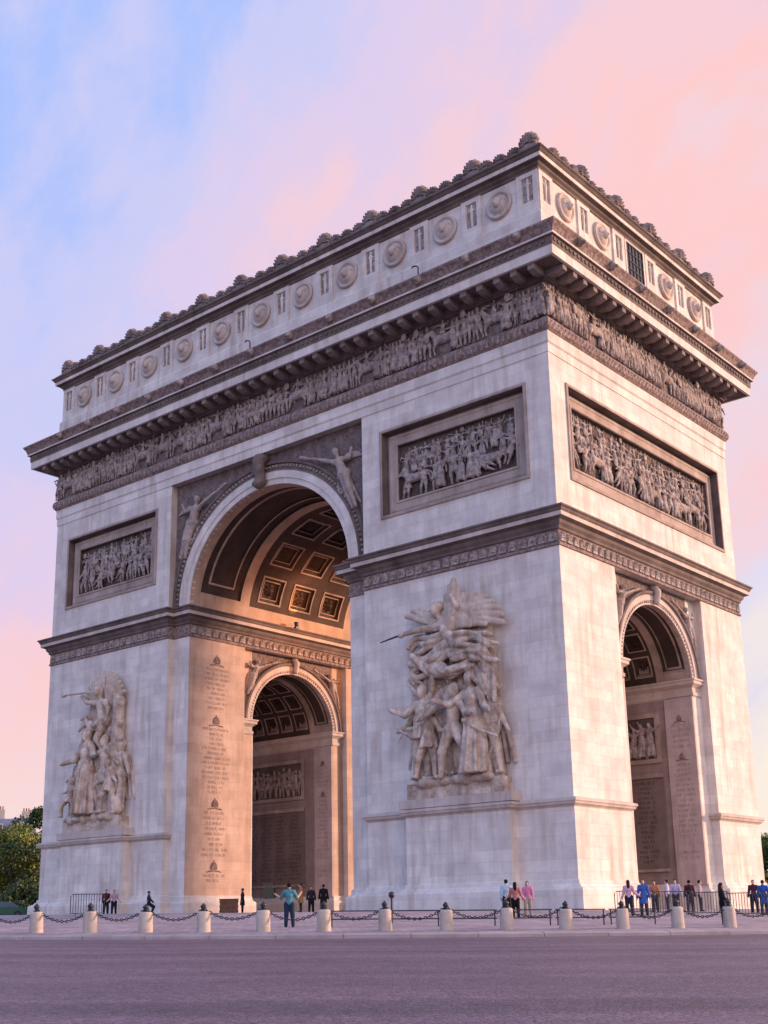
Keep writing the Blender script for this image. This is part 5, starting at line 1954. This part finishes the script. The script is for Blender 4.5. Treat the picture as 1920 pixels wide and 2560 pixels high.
person(752, 68, 1.60, 'left', (168, 116, 62), (62, 50, 50), BR, 'visitor in a mustard jacket bending beside the man in teal', lean=0.45, la=(0.5, 1.0), ra=(0.6, 1.0), lf=(0.4, 0.6), rf=(0.4, 0.6), coat=True)
person(778, 80, 1.66, 'here', (58, 44, 52), (36, 32, 40), DK, 'visitor in dark clothes inside the passage, left of the two there')
person(809, 79, 1.75, 'away', (32, 26, 32), (28, 24, 32), DK, 'visitor in black at the near pier edge of the passage', coat=True)
person(1268, 58, 1.72, 'away', (176, 208, 226), (44, 44, 56), DK, 'visitor in a light blue top, leftmost of three before the near pier', **walk)
person(1290, 57, 1.62, 'away', (206, 116, 108), (24, 20, 24), DK, 'visitor in a coral top and black trousers, middle of three before the near pier', False, hairlong=True, la=(0.3, 0.8), ra=(0.3, 0.9), lf=(0.3, 0.6), rf=(0.3, 0.6))
person(1321, 59, 1.62, 'here', (232, 122, 176), (176, 160, 140), BR, 'visitor in a bright pink top, rightmost of three before the near pier', hairlong=True, **walk)
person(1575, 61, 1.68, 'away', (226, 168, 188), (46, 50, 70), BR, 'visitor in a pale pink top at the near corner of the arch', hairlong=True, la=(0.3, 1.0), ra=(0.2, 0.4))
person(1612, 61.5, 1.72, 'here', (52, 104, 208), (70, 64, 76), BR, 'visitor in a bright blue jacket by the barriers at the near corner', coat=True)
person(1640, 66.5, 1.60, 'here', (206, 122, 76), (60, 60, 70), DK, 'visitor in an orange top behind the barred barriers')
person(1672, 67, 1.64, 'left', (220, 208, 222), (70, 70, 90), BR, 'visitor in a white top behind the barriers, left of two in pale tops')
person(1693, 68, 1.66, 'here', (196, 186, 214), (60, 60, 80), DK, 'visitor in a lilac top behind the barriers, right of two in pale tops')
person(1728, 67, 1.64, 'away', (112, 42, 54), (44, 40, 48), DK, 'visitor in a maroon top behind the barriers inside the side passage', bag=(60, 30, 40))
person(1754, 69, 1.62, 'right', (208, 178, 176), (60, 54, 62), DK, 'dark haired visitor in a beige top behind the middle barrier', False)
person(1808, 54.0, 1.72, 'right', (34, 32, 44), (24, 22, 32), (78, 46, 34), 'woman with long brown hair in black beside the last bollard', coat=False, hairlong=True, la=(0.2, 0.3), ra=(0.2, 0.3), lf=(0.3, 0.9), rf=(0.3, 0.9), lk=0.12)
person(1889, 69, 1.70, 'here', (92, 40, 62), (50, 44, 50), (110, 80, 60), 'visitor in a plum top behind the barriers near the right edge')
person(1913, 66, 1.72, 'away', (36, 92, 196), (50, 52, 66), BR, 'visitor in a vivid blue jacket at the right edge', coat=True)

# ------------------------------------------------------------------ trees


def tree(u, dist, height, crown_w, mats, label, seed, trunk_h=0.28, n_leaf=11000, leaf=0.36):
    R = np.random.RandomState(seed)
    p, az = place(u, dist)
    root = empty('tree', p)
    tag(root, label, 'tree', 'trees beyond the arch')
    m = MB()
    th = height * trunk_h
    m.tube([(0, 0, -0.5), (0.05, 0, th * 0.6), (0.1, 0.1, th), (0.0, 0.1, height * 0.62)], height * 0.030, 9, height * 0.010)
    ends = []
    for i in range(9):
        a = i * 2.4 + R.rand()
        z0 = th * (0.8 + 0.5 * R.rand())
        e = Vector((math.cos(a) * crown_w * 0.34, math.sin(a) * crown_w * 0.34, height * (0.45 + 0.4 * R.rand())))
        m.tube([(0.05, 0.05, z0), (e.x * 0.5, e.y * 0.5, (z0 + e.z) / 2 - 0.2), e], height * 0.012, 6, height * 0.004)
        ends.append(e)
    m.build('trunk', 'bark', root)
    cl = []
    for i in range(26):
        a = R.rand() * 6.283
        zz = R.rand()
        z = th * 0.85 + (height - th * 0.85) * (0.1 + 0.8 * zz)
        rr = crown_w * 0.5 * math.sqrt(max(0.05, 1 - (1.75 * (zz - 0.42)) ** 2)) * (0.35 + 0.5 * R.rand())
        cl.append((np.array((math.cos(a) * rr, math.sin(a) * rr, z)), crown_w * (0.13 + 0.10 * R.rand())))
    for mi, mt in enumerate(mats):
        nl = n_leaf // len(mats)
        own = [c for i, c in enumerate(cl) if i % len(mats) == mi] or cl
        idx = R.randint(0, len(own), nl)
        C = np.array([own[i][0] for i in idx])
        rad = np.array([own[i][1] for i in idx])
        d = R.normal(size=(nl, 3))
        d /= np.linalg.norm(d, axis=1)[:, None]
        pos = C + d * (rad * (0.55 + 0.55 * R.rand(nl)))[:, None] * np.array((1, 1, 0.8))
        a_ = R.normal(size=(nl, 3))
        a_ /= np.linalg.norm(a_, axis=1)[:, None]
        b_ = np.cross(a_, d + 0.6 * R.normal(size=(nl, 3)))
        b_ /= np.linalg.norm(b_, axis=1)[:, None] + 1e-9
        s_ = leaf * (0.6 + 0.8 * R.rand(nl))[:, None]
        V = np.stack([pos - a_ * s_ * 0.5, pos + b_ * s_ * 0.32, pos + a_ * s_ * 0.5, pos - b_ * s_ * 0.32], 1).reshape(-1, 3)
        me = bpy.data.meshes.new('crown')
        me.from_pydata(V.tolist(), [], np.arange(4 * nl).reshape(-1, 4).tolist())
        me.materials.append(MATS[mt])
        me.update()
        o = link('crown', me, None, root)
        o['kind'] = 'stuff'
    return root


tree(20, 150, 11.6, 9.4, ['leaf_light', 'leaf_light', 'leaf_dark'], 'yellow green bushy tree left of the arch, nearest the left edge', 3)
tree(84, 172, 16.4, 8.6, ['leaf_dark'], 'tall dark green tree close behind the left pier', 4)
tree(-28, 158, 10.0, 9.0, ['leaf_dark', 'leaf_light'], 'low bushy tree half cut by the left edge', 5)
tree(1952, 160, 10.4, 7.6, ['leaf_dark', 'leaf_light'], 'green tree just showing past the right pier', 6)
tree(55, 140, 4.6, 6.5, ['leaf_dark'], 'low dark shrub like tree beside the left pier base', 8, 0.15, 7000)

# ------------------------------------------------------------------ far apartment house
p, az = place(6, 262)
H0 = empty('apartment_house', p, az - math.pi / 2)
tag(H0, 'pale apartment house with slate mansard roof and chimneys behind the trees', 'house')
MB().box(-9, 5.5, 0, 11, -3, 18.6).build('wall', 'house_wall', H0)
rf = MB()
rf.add([(-9.3, -0.3, 18.6), (5.8, -0.3, 18.6), (5.8, 11.3, 18.6), (-9.3, 11.3, 18.6), (-8.6, 1.3, 21.4), (5.1, 1.3, 21.4), (5.1, 9.7, 21.4), (-8.6, 9.7, 21.4), (-7, 4, 22.2), (3.5, 4, 22.2), (3.5, 7, 22.2), (-7, 7, 22.2)],
       [(0, 1, 5, 4), (1, 2, 6, 5), (2, 3, 7, 6), (3, 0, 4, 7), (4, 5, 9, 8), (5, 6, 10, 9), (6, 7, 11, 10), (7, 4, 8, 11), (8, 9, 10, 11)])
roof = rf.build('roof', 'slate', H0)
for x, hh in ((-7.6, 1.9), (-1.6, 2.2), (3.6, 1.8)):
    MB().box(x - 0.9, x + 0.9, 5.0, 6.0, 21.5, 22.0 + hh).build('chimney', 'house_wall', roof)
    for j in (-0.5, 0.0, 0.5):
        MB().lathe([(0.16, 0), (0.13, 0.7), (0.0, 0.7)], 8, (x + j, 5.5, 22.0 + hh)).build('chimney_pot', 'terracotta', roof)
for i in range(5):
    x = -7.4 + 2.9 * i
    dm = MB().box(x - 0.75, x + 0.75, -0.05, 1.4, 18.9, 20.9).build('dormer', 'house_wall', H0)
    MB().box(x - 0.5, x + 0.5, -0.08, -0.052, 19.1, 20.7).build('pane', 'glass_dark', dm)
    for z in (2.0, 6.0, 10.0, 14.2):
        w_ = MB().box(x - 0.65, x + 0.65, -0.06, -0.004, z, z + 2.6).build('window', 'house_wall', H0)
        MB().box(x - 0.5, x + 0.5, -0.08, -0.062, z + 0.15, z + 2.45).build('pane', 'glass_dark', w_)

# ------------------------------------------------------------------ parked car
p, az = place(4, 112)
C0 = empty('parked_car', p, az)
tag(C0, 'dark green car parked at the far left edge before the trees', 'car')
prof = [(-2.1, 0.32), (-2.12, 0.75), (-1.95, 0.92), (-1.45, 0.98), (-0.75, 1.42), (0.55, 1.46), (1.25, 1.02), (1.95, 0.90), (2.12, 0.70), (2.1, 0.32)]
m = MB()
n = len(prof)
ws = [0.80, 0.86, 0.86, 0.84, 0.62, 0.62, 0.84, 0.84, 0.82, 0.78]
vs = [(w_, x, z) for (x, z), w_ in zip(prof, ws)] + [(-w_, x, z) for (x, z), w_ in zip(prof, ws)]
m.add(vs, [(i, (i + 1) % n, n + (i + 1) % n, n + i) for i in range(n)] + [tuple(range(n)), tuple(range(n, 2 * n))[::-1]])
m.build('body', 'car_green', C0)
for s in (1, -1):
    MB().add([(s * 0.845, -1.3, 1.01), (s * 0.655, -0.72, 1.37), (s * 0.655, -0.05, 1.40), (s * 0.845, -0.05, 1.02)], [(0, 1, 2, 3)]).build('side_window', 'glass_dark', C0)
    MB().add([(s * 0.845, 0.05, 1.02), (s * 0.655, 0.05, 1.40), (s * 0.655, 0.52, 1.40), (s * 0.845, 1.1, 1.03)], [(0, 1, 2, 3)]).build('side_window', 'glass_dark', C0)
    for y in (-1.3, 1.3):
        wh = MB().tube([(s * 0.62, y, 0.33), (s * 0.86, y, 0.33)], 0.33, 16).build('wheel', 'rubber', C0)
        MB().tube([(s * 0.861, y, 0.33), (s * 0.875, y, 0.33)], 0.20, 12).build('rim', 'steel', wh)
